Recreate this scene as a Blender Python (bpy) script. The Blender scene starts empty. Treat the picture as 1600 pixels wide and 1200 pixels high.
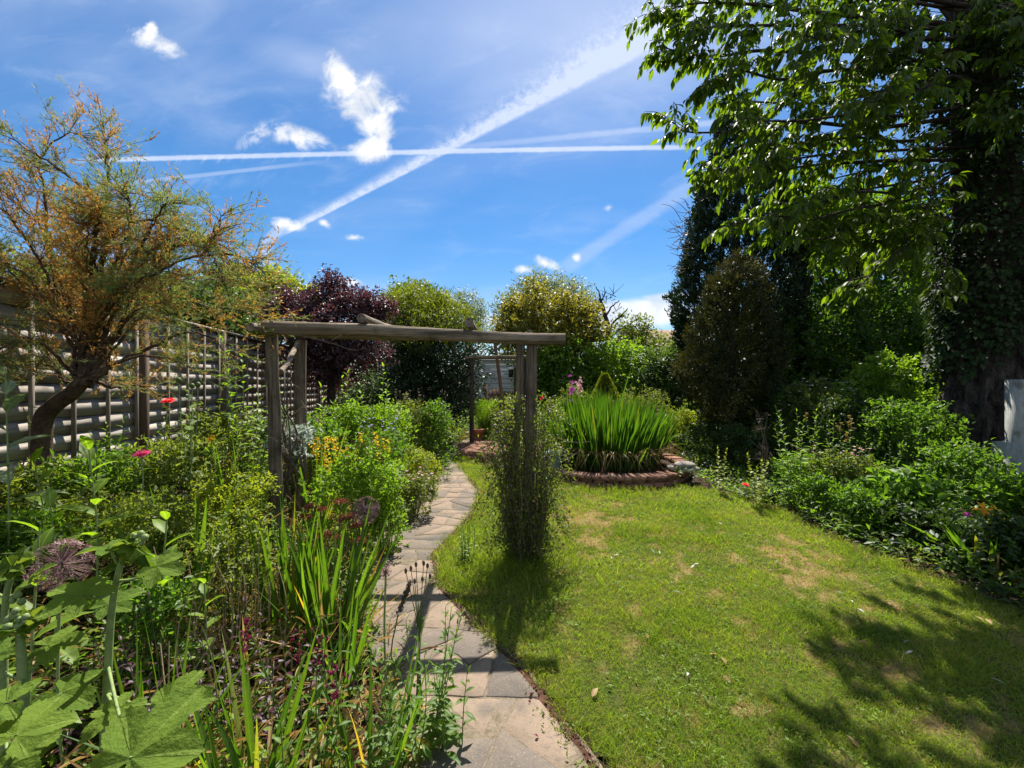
import bpy, math
import numpy as np
from mathutils import Vector

SC = bpy.context.scene
COL = SC.collection
R = math.radians

# ------------------------------------------------------------------ camera
EYE = 1.55
FPX = 640.0
cam_d = bpy.data.cameras.new("camera")
cam_d.sensor_width = 36.0
cam_d.lens = FPX / 1600 * 36.0
cam_d.clip_start = 0.05
cam_d.clip_end = 2000.0
cam = bpy.data.objects.new("camera", cam_d)
cam.location = (0, 0, EYE)
cam.rotation_euler = (R(90), 0, 0)
COL.objects.link(cam)
SC.camera = cam

# ------------------------------------------------------------------ light
SUN_AZ, SUN_EL = R(9.0), R(56.0)          # azimuth measured from +Y towards +X
sund = Vector((math.sin(SUN_AZ) * math.cos(SUN_EL), math.cos(SUN_AZ) * math.cos(SUN_EL), math.sin(SUN_EL)))
sl = bpy.data.lights.new("sun", 'SUN')
sl.energy = 5.0
sl.angle = R(0.53)
sl.color = (1.0, 0.955, 0.88)
so = bpy.data.objects.new("sun", sl)
so.rotation_euler = sund.to_track_quat('Z', 'Y').to_euler()
so.location = (0, 0, 30)
COL.objects.link(so)
SC.view_settings.view_transform = 'Standard'
SC.view_settings.look = 'None'
SC.view_settings.exposure = 1.1
SC.view_settings.gamma = 1.0
SC.view_settings.use_curve_mapping = False
cy = SC.cycles
cy.max_bounces = 8
cy.diffuse_bounces = 4
cy.glossy_bounces = 2
cy.transmission_bounces = 6
cy.transparent_max_bounces = 8
cy.sample_clamp_indirect = 4.0
cy.caustics_reflective = False
cy.caustics_refractive = False
cy.use_denoising = True


# ------------------------------------------------------------------ shader maths helper
class S:
    """a scalar socket with operators"""
    nt = None

    def __init__(s, sock):
        s.k = sock

    @staticmethod
    def op(o, *a, clamp=False):
        n = S.nt.nodes.new('ShaderNodeMath')
        n.operation = o
        n.use_clamp = clamp
        for i, x in enumerate(a):
            if isinstance(x, S):
                S.nt.links.new(x.k, n.inputs[i])
            else:
                n.inputs[i].default_value = x
        return S(n.outputs[0])

    def __add__(s, o): return S.op('ADD', s, o)
    __radd__ = __add__
    def __sub__(s, o): return S.op('SUBTRACT', s, o)
    def __rsub__(s, o): return S.op('SUBTRACT', o, s)
    def __mul__(s, o): return S.op('MULTIPLY', s, o)
    __rmul__ = __mul__
    def __truediv__(s, o): return S.op('DIVIDE', s, o)
    def abs(s): return S.op('ABSOLUTE', s)
    def max(s, o): return S.op('MAXIMUM', s, o)
    def min(s, o): return S.op('MINIMUM', s, o)

    def ss(s, a, b):
        """smoothstep from a (0) to b (1); a may exceed b"""
        n = S.nt.nodes.new('ShaderNodeMapRange')
        n.interpolation_type = 'SMOOTHSTEP'
        S.nt.links.new(s.k, n.inputs[0])
        lo, hi, t0, t1 = (a, b, 0.0, 1.0) if a < b else (b, a, 1.0, 0.0)
        n.inputs[1].default_value = lo
        n.inputs[2].default_value = hi
        n.inputs[3].default_value = t0
        n.inputs[4].default_value = t1
        return S(n.outputs[0])


def vec(x, y, z):
    n = S.nt.nodes.new('ShaderNodeCombineXYZ')
    for i, a in enumerate((x, y, z)):
        if isinstance(a, S):
            S.nt.links.new(a.k, n.inputs[i])
        else:
            n.inputs[i].default_value = a
    return n.outputs[0]


def noise(v, scale, detail=4, rough=0.55, dist=0.0):
    n = S.nt.nodes.new('ShaderNodeTexNoise')
    n.inputs['Scale'].default_value = scale
    n.inputs['Detail'].default_value = detail
    n.inputs['Roughness'].default_value = rough
    n.inputs['Distortion'].default_value = dist
    if v is not None:
        S.nt.links.new(v, n.inputs['Vector'])
    return S(n.outputs['Fac'])


def mixc(f, a, b):
    n = S.nt.nodes.new('ShaderNodeMix')
    n.data_type = 'RGBA'
    for sock, x in ((n.inputs[0], f), (n.inputs[6], a), (n.inputs[7], b)):
        if isinstance(x, S):
            S.nt.links.new(x.k, sock)
        elif hasattr(x, 'is_linked'):
            S.nt.links.new(x, sock)
        elif isinstance(x, (int, float)):
            sock.default_value = x
        else:
            sock.default_value = (*x, 1.0)
    return n.outputs[2]


# ------------------------------------------------------------------ sky: Nishita plus cirrus, cumulus and contrails
SKY_STRENGTH = 0.062
world = bpy.data.worlds.new("World")
SC.world = world
world.use_nodes = True
wt = world.node_tree
wt.nodes.clear()
S.nt = wt
w_out = wt.nodes.new('ShaderNodeOutputWorld')
w_bg = wt.nodes.new('ShaderNodeBackground')
w_bg.inputs['Strength'].default_value = SKY_STRENGTH
wt.links.new(w_bg.outputs[0], w_out.inputs[0])
sky = wt.nodes.new('ShaderNodeTexSky')
sky.sky_type = 'NISHITA'
sky.sun_disc = False
sky.sun_elevation = SUN_EL
sky.sun_rotation = SUN_AZ
sky.altitude = 100
sky.air_density = 1.0
sky.dust_density = 0.3
sky.ozone_density = 3.0
tc = wt.nodes.new('ShaderNodeTexCoord')
sx = wt.nodes.new('ShaderNodeSeparateXYZ')
wt.links.new(tc.outputs['Generated'], sx.inputs[0])
dx, dy, dz = (S(o) for o in sx.outputs)
front = dy.ss(0.02, 0.12)
dyc = dy.max(0.05)
u = dx / dyc
v = dz / dyc
uv = vec(u, v, 0.0)


def tu(px): return (px - 800) / FPX
def tv(py): return (600 - py) / FPX


def along(p0, p1):
    """distance along and signed distance (positive = above) from the sky line p0-p1"""
    x0, y0, x1, y1 = tu(p0[0]), tv(p0[1]), tu(p1[0]), tv(p1[1])
    L = math.hypot(x1 - x0, y1 - y0)
    ax, ay = (x1 - x0) / L, (y1 - y0) / L
    t = ((u - x0) * ax + (v - y0) * ay) / L
    s = (v - y0) * ax - (u - x0) * ay
    return t, s


fine = noise(uv, 38, 3, 0.6)
mid = noise(uv, 13, 5, 0.62, 0.3)
# broad wide contrail, sharp below and frayed above
t, s = along((448, 366), (1010, 80))
puff = noise(uv, 34, 5, 0.75)
wid = 0.020 + t.max(0.0) * t.max(0.0) * 0.11
rel = s / wid
edge_lo = rel.ss(-0.12, 0.12)
edge_hi = (rel + (puff - 0.5) * (2.6 * t.max(0.0) + 0.4)).ss(1.3, 0.45)
core = rel.ss(0.9, 0.15)
puff2 = noise(uv, 62, 4, 0.65)
cl_ = (puff2 * 0.6 + puff * 0.4).ss(0.40, 0.62)
c1 = (1.0 - rel.ss(0.25, 0.7) * t.ss(0.15, 0.5) * (1.0 - cl_) * 0.85) * edge_lo * edge_hi * t.ss(-0.03, 0.03) * t.ss(1.5, 1.15) * (0.22 + core * 0.30 * (0.4 + fine * 1.2) + (puff - 0.42).max(0.0) * 2.3)
# its hooked lower end, an arc down to the hedge line
cxh, cyh, rh = tu(466), tv(402), 52.0 / FPX
rr = S.op('SQRT', (u - cxh) * (u - cxh) + (v - cyh) * (v - cyh))
ring = (rr - rh).abs().ss(0.019, 0.007)
hook = ring * (u - cxh).ss(-0.028, -0.045) * (v - cyh).ss(-0.045, 0.0) * 0.46
# thin bright contrail right across
t, s = along((95, 252), (1075, 230))
s = s - t * (1.0 - t) * 0.012
thin = (s.abs() + (fine - 0.5) * 0.004).ss(0.0085, 0.0025) * t.ss(0.0, 0.08) * t.ss(1.03, 0.97) * (0.55 + 0.35 * mid)
under = s.ss(-0.022, -0.004) * s.ss(0.004, -0.002) * noise(vec(u * 55 - v * 30, v * 12, 3.0), 1, 2, 0.6).ss(0.5, 0.8) * t.ss(0.1, 0.2) * t.ss(0.55, 0.4) * 0.3
# fainter one below it with falling streaks
t, s = along((160, 291), (545, 248))
lower = (s.abs()).ss(0.007, 0.002) * t.ss(0.05, 0.2) * t.ss(1.0, 0.6) * 0.32
streak = noise(vec(u * 34 - v * 30, u * 6 + v * 8, 1.0), 1, 3, 0.6).ss(0.35, 0.75)
lower = lower + s.ss(-0.05, -0.012) * s.ss(0.0, -0.014) * streak * t.ss(0.0, 0.12) * t.ss(0.9, 0.45) * 0.24
# pair diverging to the right
t, s = along((690, 233), (1060, 197))
div = (s.abs() + (fine - 0.5) * 0.006).ss(0.011, 0.002) * t.ss(0.0, 0.1) * (0.18 + 0.18 * t) * t.ss(1.4, 1.1)
div = div + s.ss(-0.05, -0.01) * s.ss(0.0, -0.01) * t.ss(0.1, 0.9) * t.ss(1.4, 1.1) * 0.14 * mid
# faint old trail at right
t, s = along((860, 432), (1095, 282))
old = (s.abs() + (mid - 0.5) * 0.018).ss(0.026, 0.006) * t.ss(0.0, 0.15) * t.ss(1.25, 0.9) * 0.26
trail = c1 + hook + thin + under + lower + div + old


def blob(px, py, rx, ry, ang=0.0):
    """soft ellipse on the sky, radii in the same angular unit"""
    ca, sa = math.cos(R(ang)), math.sin(R(ang))
    a = u - tu(px)
    b = v - tv(py)
    p = (a * ca + b * sa) / (rx / FPX)
    q = (b * ca - a * sa) / (ry / FPX)
    return (1.0 - S.op('SQRT', p * p + q * q)).max(0.0)


wsp = noise(uv, 17, 6, 0.6, 0.5)
wsp2 = noise(uv, 60, 5, 0.7, 0.4)
field = (blob(527, 105, 40, 26, -60) + blob(566, 155, 98, 56, -24) + blob(590, 212, 40, 44, 40) * 0.85 + blob(570, 238, 60, 26, 0) * 0.85
         + blob(462, 213, 70, 26, -16) + blob(392, 217, 18, 38, -60) * 0.7 + blob(242, 66, 64, 26, -28) + blob(236, 44, 14, 18, 0) * 0.7
         + blob(447, 350, 40, 14, -8) + blob(508, 350, 18, 9, -35) + blob(555, 371, 22, 9, 0) * 0.9 + blob(851, 411, 34, 15, -20)
         + blob(820, 421, 22, 11, 0) + blob(902, 402, 12, 10, 0) + blob(952, 325, 14, 8, 20) * 0.5)
cum = (field * 1.7 + (wsp - 0.5) * 3.6 + (wsp2 - 0.5) * 0.8 - 0.30).ss(-0.15, 1.5) * field.ss(0.0, 0.45)
# bank near the horizon on the right, patch behind the maple, high veil
hz = noise(vec(u * 2.2, v * 9, 0.5), 1.6, 5, 0.6, 0.4)
bank = (blob(985, 492, 150, 34, 2) * 1.7 + blob(1060, 462, 60, 10, 0) + blob(548, 441, 34, 11, -5) + blob(600, 490, 60, 22, 0) * 1.2 + blob(770, 500, 60, 20, 0) + (hz - 0.5) * 0.9).ss(0.25, 0.95) * 0.85
veil = noise(vec(u * 1.1 + v * 0.8, v * 2.4 - u * 0.5, 2.0), 1.5, 5, 0.55, 0.5)
veil = veil.ss(0.36, 0.85) * (v.ss(0.28, 0.72) * 0.26 + 0.07) + v.ss(0.35, 0.95) * 0.16 + blob(470, 90, 110, 34, -14) * 0.22 + blob(840, 55, 330, 130, 8) * 0.26 + blob(1010, 40, 170, 100, 30) * 0.15
low = noise(vec(u * 1.2, v * 7, 7.0), 1.7, 4, 0.5).ss(0.45, 0.8) * v.ss(0.62, 0.2) * 0.26 + v.ss(0.42, 0.0) * 0.12 + noise(vec(u * 3.0 + v * 4.0, v * 9.0 - u * 2.5, 4.0), 1.4, 5, 0.6, 0.6).ss(0.5, 0.85) * 0.20
soft = (trail + veil + low).min(0.93)
hsv = wt.nodes.new('ShaderNodeHueSaturation')
hsv.inputs['Saturation'].default_value = 1.38
hsv.inputs['Value'].default_value = 1.06
wt.links.new(sky.outputs[0], hsv.inputs['Color'])
skyc = mixc(1.0, (0, 0, 0), hsv.outputs[0])
CL = 7.6
c = mixc(soft * front, skyc, (CL * 0.74, CL * 0.84, CL * 1.06))
cshade = mixc(noise(uv, 11, 3, 0.5).ss(0.38, 0.6), (CL * 0.84, CL * 0.88, CL * 0.95), (CL * 1.12, CL * 1.12, CL * 1.12))
c = mixc((cum + bank).min(1.0) * front, c, cshade)
# unseen broken cloud added behind the viewer, to fill the shaded sides with light
fill_cloud = noise(vec(dx * 1.5, dy * 1.5, dz * 2.6), 2.2, 5, 0.6)
c = mixc(fill_cloud.ss(0.38, 0.62) * dy.ss(0.05, -0.30) * dz.ss(0.0, 0.15) * 0.9, c, (CL * 1.02, CL * 1.04, CL * 1.08))
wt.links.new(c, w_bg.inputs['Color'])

# ------------------------------------------------------------------ numeric helpers
rng = np.random.default_rng(11)


def nrm(a):
    a = np.asarray(a, float)
    return a / np.maximum(np.linalg.norm(a, axis=-1, keepdims=True), 1e-9)


def hash2(ix, iy, seed):
    h = (ix.astype(np.int64) * 374761393 + iy.astype(np.int64) * 668265263 + seed * 1442695041) & 0xffffffff
    h = ((h ^ (h >> 13)) * 1274126177) & 0xffffffff
    return ((h ^ (h >> 16)) & 0xffff) / 65535.0


def vnoise(x, y, seed=0):
    x, y = np.asarray(x, float), np.asarray(y, float)
    ix, iy = np.floor(x), np.floor(y)
    fx, fy = x - ix, y - iy
    fx, fy = fx * fx * (3 - 2 * fx), fy * fy * (3 - 2 * fy)
    a, b = hash2(ix, iy, seed), hash2(ix + 1, iy, seed)
    c_, d = hash2(ix, iy + 1, seed), hash2(ix + 1, iy + 1, seed)
    return (a * (1 - fx) + b * fx) * (1 - fy) + (c_ * (1 - fx) + d * fx) * fy


def fbm(x, y, o=4, seed=0):
    r, a, t_ = 0.0, 0.5, 0.0
    for i in range(o):
        r = r + a * vnoise(np.asarray(x) * 2 ** i, np.asarray(y) * 2 ** i, seed + i * 17)
        t_ += a
        a *= 0.5
    return r / t_


def sst(x, a, b):
    t_ = np.clip((np.asarray(x, float) - a) / (b - a), 0, 1)
    return t_ * t_ * (3 - 2 * t_)


def g(x, y):
    """height of the ground"""
    x, y = np.asarray(x, float), np.asarray(y, float)
    h = 0.46 * sst(-x, 1.35, 3.9) * sst(y, 0.6, 2.2)
    h = h + 0.42 * sst(x, 3.7, 6.6)
    h = h + 0.05 * np.clip(y - 8.5, 0, 8) + 0.01 * np.clip(y - 14, 0, 100)
    return h


def spline(pts, n):
    """Catmull-Rom through pts"""
    p = np.asarray(pts, float)
    if len(p) == 2:
        return p[0] + (p[1] - p[0]) * np.linspace(0, 1, n)[:, None]
    q = np.vstack([2 * p[0] - p[1], p, 2 * p[-1] - p[-2]])
    tt = np.linspace(0, len(p) - 1 - 1e-6, n)
    i = tt.astype(int)
    f = (tt - i)[:, None]
    a, b, c_, d = q[i], q[i + 1], q[i + 2], q[i + 3]
    return 0.5 * (2 * b + (c_ - a) * f + (2 * a - 5 * b + 4 * c_ - d) * f ** 2 + (3 * b - a - 3 * c_ + d) * f ** 3)


class Acc:
    """collects geometry for ONE mesh"""

    def __init__(s):
        s.V, s.var, s.uv, s.F, s.M, s.n = [], [], [], [], [], 0

    def add(s, V, F, var=0.5, uv=None, mi=0):
        V = np.asarray(V, float).reshape(-1, 3)
        n = len(V)
        if n == 0:
            return
        s.V.append(V)
        s.var.append(np.broadcast_to(np.asarray(var, float), (n,)).copy())
        s.uv.append(np.zeros((n, 2)) if uv is None else np.asarray(uv, float).reshape(-1, 2))
        for f in (F if isinstance(F, list) else [F]):
            f = np.asarray(f, np.int64)
            s.F.append(f + s.n)
            s.M.append(np.full(len(f), mi, np.int32))
        s.n += n

    def build(s, name, mats, parent=None, smooth=False, org=None):
        V = np.concatenate(s.V)
        if org is not None:
            V = V - np.asarray(org, float)
        me = bpy.data.meshes.new(name)
        me.vertices.add(len(V))
        me.vertices.foreach_set('co', V.astype(np.float32).ravel())
        loops = np.concatenate([f.ravel() for f in s.F]).astype(np.int32)
        tot = np.concatenate([np.full(len(f), f.shape[1], np.int32) for f in s.F])
        st = np.concatenate([[0], np.cumsum(tot)[:-1]]).astype(np.int32)
        me.loops.add(len(loops))
        me.loops.foreach_set('vertex_index', loops)
        me.polygons.add(len(tot))
        me.polygons.foreach_set('loop_start', st)
        me.polygons.foreach_set('loop_total', tot)
        me.polygons.foreach_set('material_index', np.concatenate(s.M))
        if smooth:
            me.polygons.foreach_set('use_smooth', np.ones(len(tot), bool))
        a = me.attributes.new('var', 'FLOAT', 'POINT')
        a.data.foreach_set('value', np.concatenate(s.var).astype(np.float32))
        ul = me.uv_layers.new(name='uv')
        ul.data.foreach_set('uv', np.concatenate(s.uv)[loops].astype(np.float32).ravel())
        me.update(calc_edges=True)
        me.validate()
        for m in (mats if isinstance(mats, (list, tuple)) else [mats]):
            me.materials.append(m)
        o = bpy.data.objects.new(name, me)
        COL.objects.link(o)
        if parent is not None:
            o.parent = parent
        return o


LABELS = {}


def tag(o, label=None, cat=None, group=None, kind=None):
    if label:
        o['label'] = label
    if cat:
        o['category'] = cat
    if group:
        o['group'] = group
    if kind:
        o['kind'] = kind
    return o


def thing(name, label, cat, loc, group=None, rz=0.0, sc=1.0):
    o = bpy.data.objects.new(name, None)
    o.empty_display_size = 0.1
    COL.objects.link(o)
    o.location = loc
    o.rotation_euler = (0, 0, rz)
    o.scale = (sc, sc, sc)
    return tag(o, label, cat, group)


def copy_thing(src, loc, label, rz=0.0, sc=1.0):
    c_ = src.copy()
    COL.objects.link(c_)
    c_.location = loc
    c_.rotation_euler = (0, 0, rz)
    c_.scale = (sc, sc, sc) if not isinstance(sc, tuple) else sc
    c_['label'] = label
    for ch in list(src.children):
        d = ch.copy()
        COL.objects.link(d)
        d.parent = c_
        for gg in list(ch.children):
            e = gg.copy()
            COL.objects.link(e)
            e.parent = d
    return c_


def at(px, D, dz_=0.0):
    x = (px - 800) / FPX * D
    return Vector((x, D, float(g(x, D)) + dz_))


def W(px, py, D):
    return np.array([(px - 800) / FPX * D, D, EYE - (py - 600) / FPX * D])


# ------------------------------------------------------------------ geometry generators
TEMPL = {
    'dia': (np.array([[0, 0, 0], [.45, .5, 0], [1, 0, 0], [.45, -.5, 0]]), [np.array([[0, 3, 2, 1]])]),
    'fold': (np.array([[0, 0, 0], [.4, .5, .10], [1, 0, -.08], [.4, -.5, .10]]), [np.array([[0, 2, 1], [0, 3, 2]])]),
    'leaf': (np.array([[0, 0, 0], [.25, .42, .07], [.6, .44, .04], [1, 0, -.16], [.6, -.44, .04], [.25, -.42, .07], [.27, 0, 0], [.62, 0, -.03]]),
             [np.array([[6, 7, 2, 1], [6, 5, 4, 7]]), np.array([[0, 6, 1], [0, 5, 6], [7, 3, 2], [7, 4, 3]])]),
    'lance': (np.array([[0, 0, 0], [.2, .34, .08], [.5, .5, .06], [.8, .26, -.04], [1, 0, -.2], [.8, -.26, -.04], [.5, -.5, .06], [.2, -.34, .08], [.2, 0, .02], [.5, 0, 0], [.8, 0, -.08]]),
              [np.array([[8, 9, 2, 1], [9, 10, 3, 2], [8, 7, 6, 9], [9, 6, 5, 10]]), np.array([[0, 8, 1], [0, 7, 8], [10, 4, 3], [10, 5, 4]])]),
}


def leaves(acc, P, Dr, N, L, Wd, T='dia', var=None, mi=0):
    P = np.asarray(P, float)
    n = len(P)
    if n == 0:
        return
    Dr = nrm(Dr)
    Sd = np.cross(Dr, N)
    bad = np.linalg.norm(Sd, axis=1) < 1e-4
    Sd[bad] = (1, 0, 0)
    Sd = nrm(Sd)
    U = np.cross(Sd, Dr)
    L = np.broadcast_to(np.asarray(L, float), (n,))
    Wd = np.broadcast_to(np.asarray(Wd, float), (n,))
    tv_, tf = TEMPL[T]
    V = (P[:, None] + (L[:, None] * tv_[:, 0])[..., None] * Dr[:, None] + (Wd[:, None] * tv_[:, 1])[..., None] * Sd[:, None]
         + (L[:, None] * tv_[:, 2])[..., None] * U[:, None])
    k = len(tv_)
    off = (np.arange(n) * k)[:, None, None]
    F = [(f[None] + off).reshape(-1, f.shape[1]) for f in tf]
    if var is None:
        var = rng.random(n)
    acc.add(V, F, np.repeat(np.broadcast_to(var, (n,)), k), np.tile(np.stack([tv_[:, 0], tv_[:, 1] + .5], 1), (n, 1)), mi)


def blades(acc, P, Dr, L, Wd, bend, seg=5, var=None, mi=0, fold=0.0, tip=2.0, base=0.7):
    """strap leaves: P base, Dr start direction, bend = vector added with t^2"""
    P = np.asarray(P, float)
    n = len(P)
    Dr = nrm(Dr)
    L = np.broadcast_to(np.asarray(L, float), (n,))
    Wd = np.broadcast_to(np.asarray(Wd, float), (n,))
    ph = rng.random(n) * 2 * np.pi
    hor = np.stack([np.cos(ph), np.sin(ph), np.zeros(n)], 1)
    Sd = nrm(np.cross(Dr, hor))
    Un = np.cross(Sd, Dr)
    t_ = np.linspace(0, 1, seg + 1)
    w = np.minimum(1, base + (1 - base) * t_ * 4) * (1 - t_ ** tip)
    w[-1] = 0.02
    C = P[:, None] + L[:, None, None] * (t_[None, :, None] * Dr[:, None] + (t_ ** 2)[None, :, None] * np.asarray(bend)[:, None])
    ww = (Wd[:, None] * w[None] * 0.5)[..., None]
    A, B = C + ww * (Sd[:, None] + fold * Un[:, None]), C - ww * (Sd[:, None] - fold * Un[:, None])
    V = np.stack([A, C, B], 2) if fold else np.stack([A, B], 2)
    k = 3 if fold else 2
    V = V.reshape(n, -1, 3)
    i = np.arange(seg)
    F1 = np.stack([i * k, i * k + 1, (i + 1) * k + 1, (i + 1) * k], 1)
    if fold:
        F1 = np.vstack([F1, F1 + 1])
    F = (F1[None] + (np.arange(n) * (seg + 1) * k)[:, None, None]).reshape(-1, 4)
    if var is None:
        var = rng.random(n)
    uvk = np.stack([np.repeat(t_, k), np.tile(np.linspace(0, 1, k), seg + 1)], 1)
    acc.add(V.reshape(-1, 3), F, np.repeat(var, (seg + 1) * k), np.tile(uvk, (n, 1)), mi)


def tube(acc, pts, rad, sides=6, var=0.5, mi=0, cap=True, rough=0.0, seed=0):
    p = np.asarray(pts, float)
    n = len(p)
    rad = np.broadcast_to(np.asarray(rad, float), (n,))
    T = nrm(np.gradient(p, axis=0))
    ref = np.array([0, 0, 1.0]) if abs(T[:, 2]).mean() < 0.8 else np.array([1.0, 0, 0])
    Sd = nrm(np.cross(T, ref))
    U = np.cross(Sd, T)
    a = np.arange(sides) / sides * 2 * np.pi
    rr_ = rad[:, None] * np.ones(sides)
    if rough:
        arc = np.concatenate([[0], np.cumsum(np.linalg.norm(np.diff(p, axis=0), axis=1))])
        rr_ = rr_ * (1 + rough * (fbm(arc[:, None] * 3 + seed * 9.1, a[None] * 2.2 + seed * 3.7, 3, seed) - 0.5) * 2)
    V = p[:, None] + rr_[..., None] * (np.cos(a)[None, :, None] * Sd[:, None] + np.sin(a)[None, :, None] * U[:, None])
    i, j = np.meshgrid(np.arange(n - 1), np.arange(sides), indexing='ij')
    j2 = (j + 1) % sides
    F = np.stack([i * sides + j, i * sides + j2, (i + 1) * sides + j2, (i + 1) * sides + j], -1).reshape(-1, 4)
    t_ = np.linspace(0, 1, n)
    uv_ = np.stack(np.broadcast_arrays(t_[:, None], (a / (2 * np.pi))[None]), -1)
    acc.add(V, F, var, uv_, mi)
    if cap:
        for ring_, rev in ((0, False), (n - 1, True)):
            VV = np.vstack([V[ring_], p[ring_][None]])
            k = np.arange(sides)
            f = np.stack([k, (k + 1) % sides, np.full(sides, sides)], 1)
            acc.add(VV, f if rev else f[:, ::-1], var, None, mi)


def sticks(acc, A, B, ra, rb, sides=3, var=0.5, mi=0):
    """many straight tapering twigs"""
    A, B = np.asarray(A, float), np.asarray(B, float)
    n = len(A)
    if n == 0:
        return
    T = nrm(B - A)
    ref = np.where(np.abs(T[:, 2:3]) < 0.8, np.array([[0, 0, 1.0]]), np.array([[1.0, 0, 0]]))
    Sd = nrm(np.cross(T, ref))
    U = np.cross(Sd, T)
    a = np.arange(sides) / sides * 2 * np.pi
    ring_ = np.cos(a)[None, :, None] * Sd[:, None] + np.sin(a)[None, :, None] * U[:, None]
    ra, rb = np.broadcast_to(ra, (n,)), np.broadcast_to(rb, (n,))
    V = np.concatenate([A[:, None] + ring_ * ra[:, None, None], B[:, None] + ring_ * rb[:, None, None]], 1)
    j = np.arange(sides)
    F = np.stack([j, (j + 1) % sides, sides + (j + 1) % sides, sides + j], 1)
    F = (F[None] + (np.arange(n) * 2 * sides)[:, None, None]).reshape(-1, 4)
    acc.add(V.reshape(-1, 3), F, np.repeat(np.broadcast_to(var, (n,)), 2 * sides), None, mi)


def box(acc, c0, c1, var=0.5, mi=0, M=None):
    x0, y0, z0 = c0
    x1, y1, z1 = c1
    V = np.array([[x0, y0, z0], [x1, y0, z0], [x1, y1, z0], [x0, y1, z0], [x0, y0, z1], [x1, y0, z1], [x1, y1, z1], [x0, y1, z1]], float)
    if M is not None:
        V = V @ np.asarray(M)[:3, :3].T + np.asarray(M)[:3, 3]
    F = np.array([[0, 3, 2, 1], [4, 5, 6, 7], [0, 1, 5, 4], [1, 2, 6, 5], [2, 3, 7, 6], [3, 0, 4, 7]])
    acc.add(V, F, var, None, mi)


def ball(acc, c_, r, nu=8, nv=6, var=0.5, mi=0, squash=1.0):
    th = np.linspace(0, np.pi, nv + 1)
    ph = np.arange(nu) / nu * 2 * np.pi
    V = np.stack([np.sin(th)[:, None] * np.cos(ph), np.sin(th)[:, None] * np.sin(ph), np.cos(th)[:, None] * squash * np.ones(nu)], -1) * r + np.asarray(c_)
    i, j = np.meshgrid(np.arange(nv), np.arange(nu), indexing='ij')
    F = np.stack([i * nu + j, (i + 1) * nu + j, (i + 1) * nu + (j + 1) % nu, i * nu + (j + 1) % nu], -1).reshape(-1, 4)
    acc.add(V, F, var, None, mi)


def rdir(n, up=0.0):
    d = rng.normal(size=(n, 3))
    d[:, 2] += up
    return nrm(d)


# ------------------------------------------------------------------ materials
def new_mat(name):
    m = bpy.data.materials.new(name)
    m.use_nodes = True
    m.node_tree.nodes.clear()
    S.nt = m.node_tree
    out = m.node_tree.nodes.new('ShaderNodeOutputMaterial')
    return m, m.node_tree, out


def attr(nt, name='var'):
    n = nt.nodes.new('ShaderNodeAttribute')
    n.attribute_name = name
    return n


def leafm(name, a, b, trans=0.45, tint=(1.25, 1.35, 0.5), rough=0.5, spec=0.35, mid=True, third=None):
    """leaf: colour runs from a to b with each leaf's own 'var'; lets light through"""
    m, nt, out = new_mat(name)
    at_ = attr(nt)
    fac = S(at_.outputs['Fac'])
    col = mixc(fac, a, b)
    if third is not None:
        col = mixc(fac.ss(0.93, 1.0), col, third)
    geo = nt.nodes.new('ShaderNodeNewGeometry')
    mott = noise(geo.outputs['Position'], 60, 2, 0.6)
    col = mixc(mott.ss(0.35, 0.75) * 0.35, col, tuple(x * 0.55 for x in a))
    if mid:
        uvn = nt.nodes.new('ShaderNodeUVMap')
        sp = nt.nodes.new('ShaderNodeSeparateXYZ')
        nt.links.new(uvn.outputs[0], sp.inputs[0])
        rib = (S(sp.outputs[1]) - 0.5).abs().ss(0.07, 0.02)
        col = mixc(rib * 0.35, col, tuple(min(1, x * 1.7 + .02) for x in b))
    p = nt.nodes.new('ShaderNodeBsdfPrincipled')
    p.inputs['Roughness'].default_value = rough
    p.inputs['Specular IOR Level'].default_value = spec
    nt.links.new(col, p.inputs['Base Color'])
    tr = nt.nodes.new('ShaderNodeBsdfTranslucent')
    mul = nt.nodes.new('ShaderNodeMix')
    mul.data_type = 'RGBA'
    mul.blend_type = 'MULTIPLY'
    mul.inputs[0].default_value = 1.0
    nt.links.new(col, mul.inputs[6])
    mul.inputs[7].default_value = (tint[0] * 1.5, tint[1] * 1.5, tint[2] * 1.5, 1)
    nt.links.new(mul.outputs[2], tr.inputs['Color'])
    mx = nt.nodes.new('ShaderNodeMixShader')
    mx.inputs[0].default_value = trans
    nt.links.new(p.outputs[0], mx.inputs[1])
    nt.links.new(tr.outputs[0], mx.inputs[2])
    nt.links.new(mx.outputs[0], out.inputs[0])
    return m


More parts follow.
